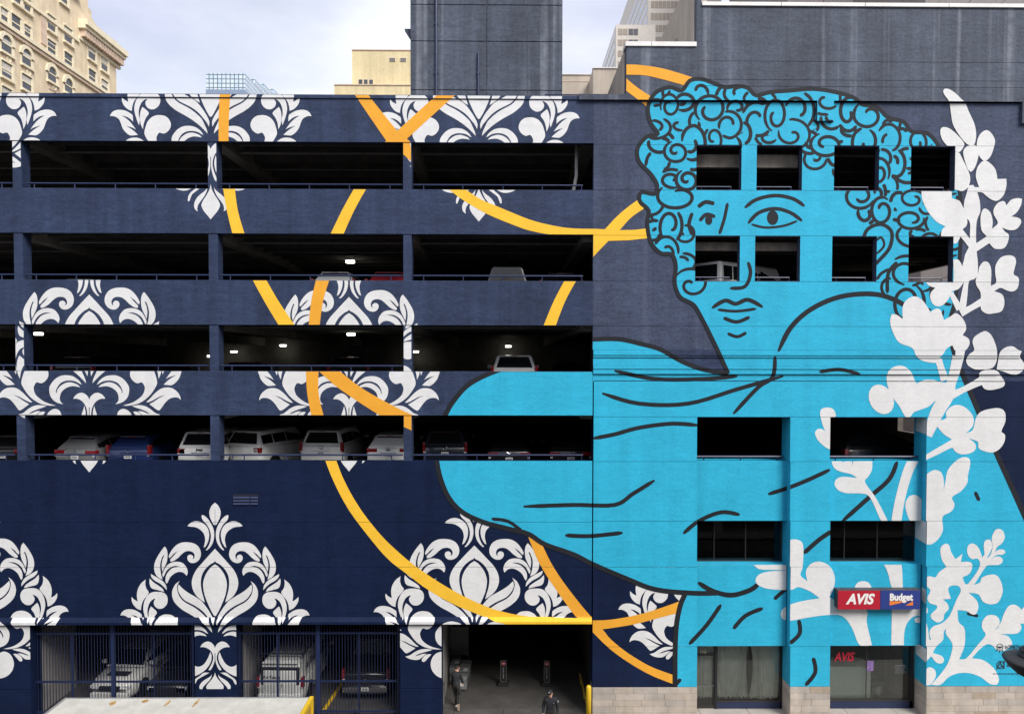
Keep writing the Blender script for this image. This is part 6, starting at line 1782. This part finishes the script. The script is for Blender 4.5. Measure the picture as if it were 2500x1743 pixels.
# --- yellowish stucco block
YST = mat('pale_yellow_stucco', (.66, .56, .34), .85, .10, .35, .2, 3, streak=.10, fine=.08)
YB = empty('stucco_block', (P(910, 230, 60).x, 66, 0), 'pale yellow windowless stucco block with small upper openings behind the tower', 'building')
def yp(o): o.matrix_parent_inverse = Matrix.Translation(-YB.location); return o
yp(far_box('upper_wall', 859.5, 1040, 122, 61, 14, YST, YB)); yp(far_box('lower_wall', 816, 1040, 208, 60, 16, YST, YB))
yp(far_box('parapet_cap', 859, 1040, 121.5, 60.9, .5, TRIM2, YB, ybot=123.5)); yp(far_box('parapet_cap', 815.5, 1040, 206.5, 59.9, .6, TRIM2, YB, ybot=208.5))
VG = mat('vent_grey', (.16, .15, .14), .6); 
for x0, x1, y0, y1, mm in ((950, 965.5, 140.5, 151, VG), (976.5, 992, 140.5, 151, VG), (874.5, 885.5, 194, 206.5, DW), (887.5, 898, 194, 206.5, DW), (900.5, 911, 194, 206.5, DW)):
    w_ = yp(far_box('window', x0, x1, y0, 60.95, .2, TRIM, YB, ybot=y1))
    a, b = P(x0 + .8, 150, 60.93).x, P(x1 - .8, 150, 60.93).x
    box('pane', a, b, 60.93, 60.96, P(880, y1 - .8, 60.93).z, P(880, y0 + .8, 60.93).z, mm, w_)
# --- low beige roofs between tower and hall
LB = empty('beige_roof_block', (P(1420, 200, 30).x, 33, 0), 'low beige rooftop block right of the stair tower', 'building')
def lp_(o): o.matrix_parent_inverse = Matrix.Translation(-LB.location); return o
lp_(far_box('wall', 1360, 1449, 182, 32, 8, BEIGE, LB)); lp_(far_box('wall', 1448, 1520, 166, 29, 9, BEIGE, LB))
lp_(far_box('coping', 1360, 1449, 180.5, 31.9, .5, WHITE_METAL, LB, ybot=182.5)); lp_(far_box('coping', 1447, 1520, 164.5, 28.9, .5, WHITE_METAL, LB, ybot=167))
lp_(far_box('joint_strip', 1360, 1448, 198.5, 31.97, .1, TRIM2, LB, ybot=200))
# --- white office towers
OFFW = mat('white_precast', (.72, .67, .60), .7, .05, .2); OFFG = mat('tan_office_glass', (.40, .34, .28), .25, .12, .6)
OFFS = mat('blue_office_glass', (.34, .37, .46), .2, .1, .3); OFFD = mat('dark_office_glass', (.13, .13, .14), .15, .2, .5)
def office(lab, px_left, px_right, ytop, Y, depth, pitch_px, y_first, cols, win_h, far_top):
    X0, X1 = P(px_left, 100, Y).x, P(px_right, 100, Y).x
    zt = P(px_left, ytop, Y).z
    o = empty('office_tower', ((X0 + X1) / 2, Y + depth / 2, 0), lab, 'building')
    def q(b): b.matrix_parent_inverse = Matrix.Translation(-o.location); return b
    q(box('frame', X0, X1, Y, Y + depth, 0, zt, OFFW, o))
    dz = pitch_px / F * (Y + 30)
    z = P(px_left, y_first, Y).z
    hgt = dz * win_h
    while z > 22:
        if z + .1 < zt:
            for (xa, xb, mm) in cols:
                a, b = P(xa, 100, Y).x, P(xb, 100, Y).x
                n = max(1, int(round((xb - xa) / 10.0)))
                for i in range(n):
                    q(box('window', a + (b - a) * i / n + .03, a + (b - a) * (i + 1) / n - .03, Y - .03, Y + .05, z - hgt, z, mm, o))
            q(box('side_window_band', X0 - .03, X0 + .05, Y + .6, Y + depth - .4, z - hgt, z, OFFS, o))
        z -= dz
    return o
office('white office tower with tan window strips above the beige flank wall', 1582.5, 1760, -150, 70, 40, 28.4, 1.5 - 28.4 * 3, [(1588, 1655, OFFG), (1660, 1750, OFFG)], .58, 0)
office('lower white office tower with dark corner windows behind the low roofs', 1503.5, 1600, 61, 60, 22, 26, 71, [(1508, 1533, OFFG), (1534, 1558, OFFD)], .58, 0)
# --- pale panelled building behind the attic wall and beyond the open deck sides
PAN = mat('pink_granite_panel', (.66, .58, .53), .5, .06, .6)
PJ = mat('panel_joint', (.25, .22, .21), .8)
nb = empty('panelled_building', (40, 30, 0), 'pale pink panelled building rising behind the attic wall', 'building')
def np_(o): o.matrix_parent_inverse = Matrix.Translation((-40, -30, 0)); return o
np_(box('core', 34.06, 68, 3, 60, 0, 70, PJ, nb))
for j in range(0, 22):
    for i in range(0, 8):
        np_(box('panel', 34.0, 34.1, 8 + i * 3.0 + .02, 8 + (i + 1) * 3.0 - .02, 10 + j * 1.8 + .02, 10 + (j + 1) * 1.8 - .02, PAN, nb))
nb2 = empty('panelled_tower', (30, 50, 0), 'pale precast tower top glimpsed above the white coping', 'building')
def n2(o): o.matrix_parent_inverse = Matrix.Translation((-30, -50, 0)); return o
yb0 = 45.0
xa, xb = P(1925, 5, yb0).x, P(2560, 5, yb0).x
n2(box('core', xa + .05, xb, yb0 + .1, yb0 + 20, 0, 75, PJ, nb2))
k = 0; x = xa
while x < xb:
    n2(box('panel', x + .03, x + 3.4, yb0, yb0 + .2, 40, 70, PAN, nb2)); x += 3.45
# --- parking structure across the street, where the photograph is taken from
opp = empty('opposite_building', (0, -40, 0), 'pale concrete parking structure across the street behind the camera', 'building')
def opq(o): o.matrix_parent_inverse = Matrix.Translation((0, 40, 0)); return o
OPC = mat('opposite_concrete', (.38, .36, .33), .85, .1, .4)
for z in (0.0, 4.2, 8.4, 12.6, 16.8, 21.0):
    opq(box('deck_slab', -45, 45, -48, -30.9, z - .35, z - .05, OPC, opp))
    if z: opq(box('parapet', -45, 45, -31.2, -30.9, z - .05, z - .04 + .9 if z != 12.6 else z + .6, OPC, opp))
for i in range(11):
    opq(box('column', -45 + i * 9 - .3 , -45 + i * 9 + .3, -32, -31.25, 0, 21.2, OPC, opp))
opq(box('rear_wall', -45, 45, -48.4, -48, 0, 22, OPC, opp))
# decide which garage deck parts nobody labelled
print('objects:', len(bpy.data.objects))
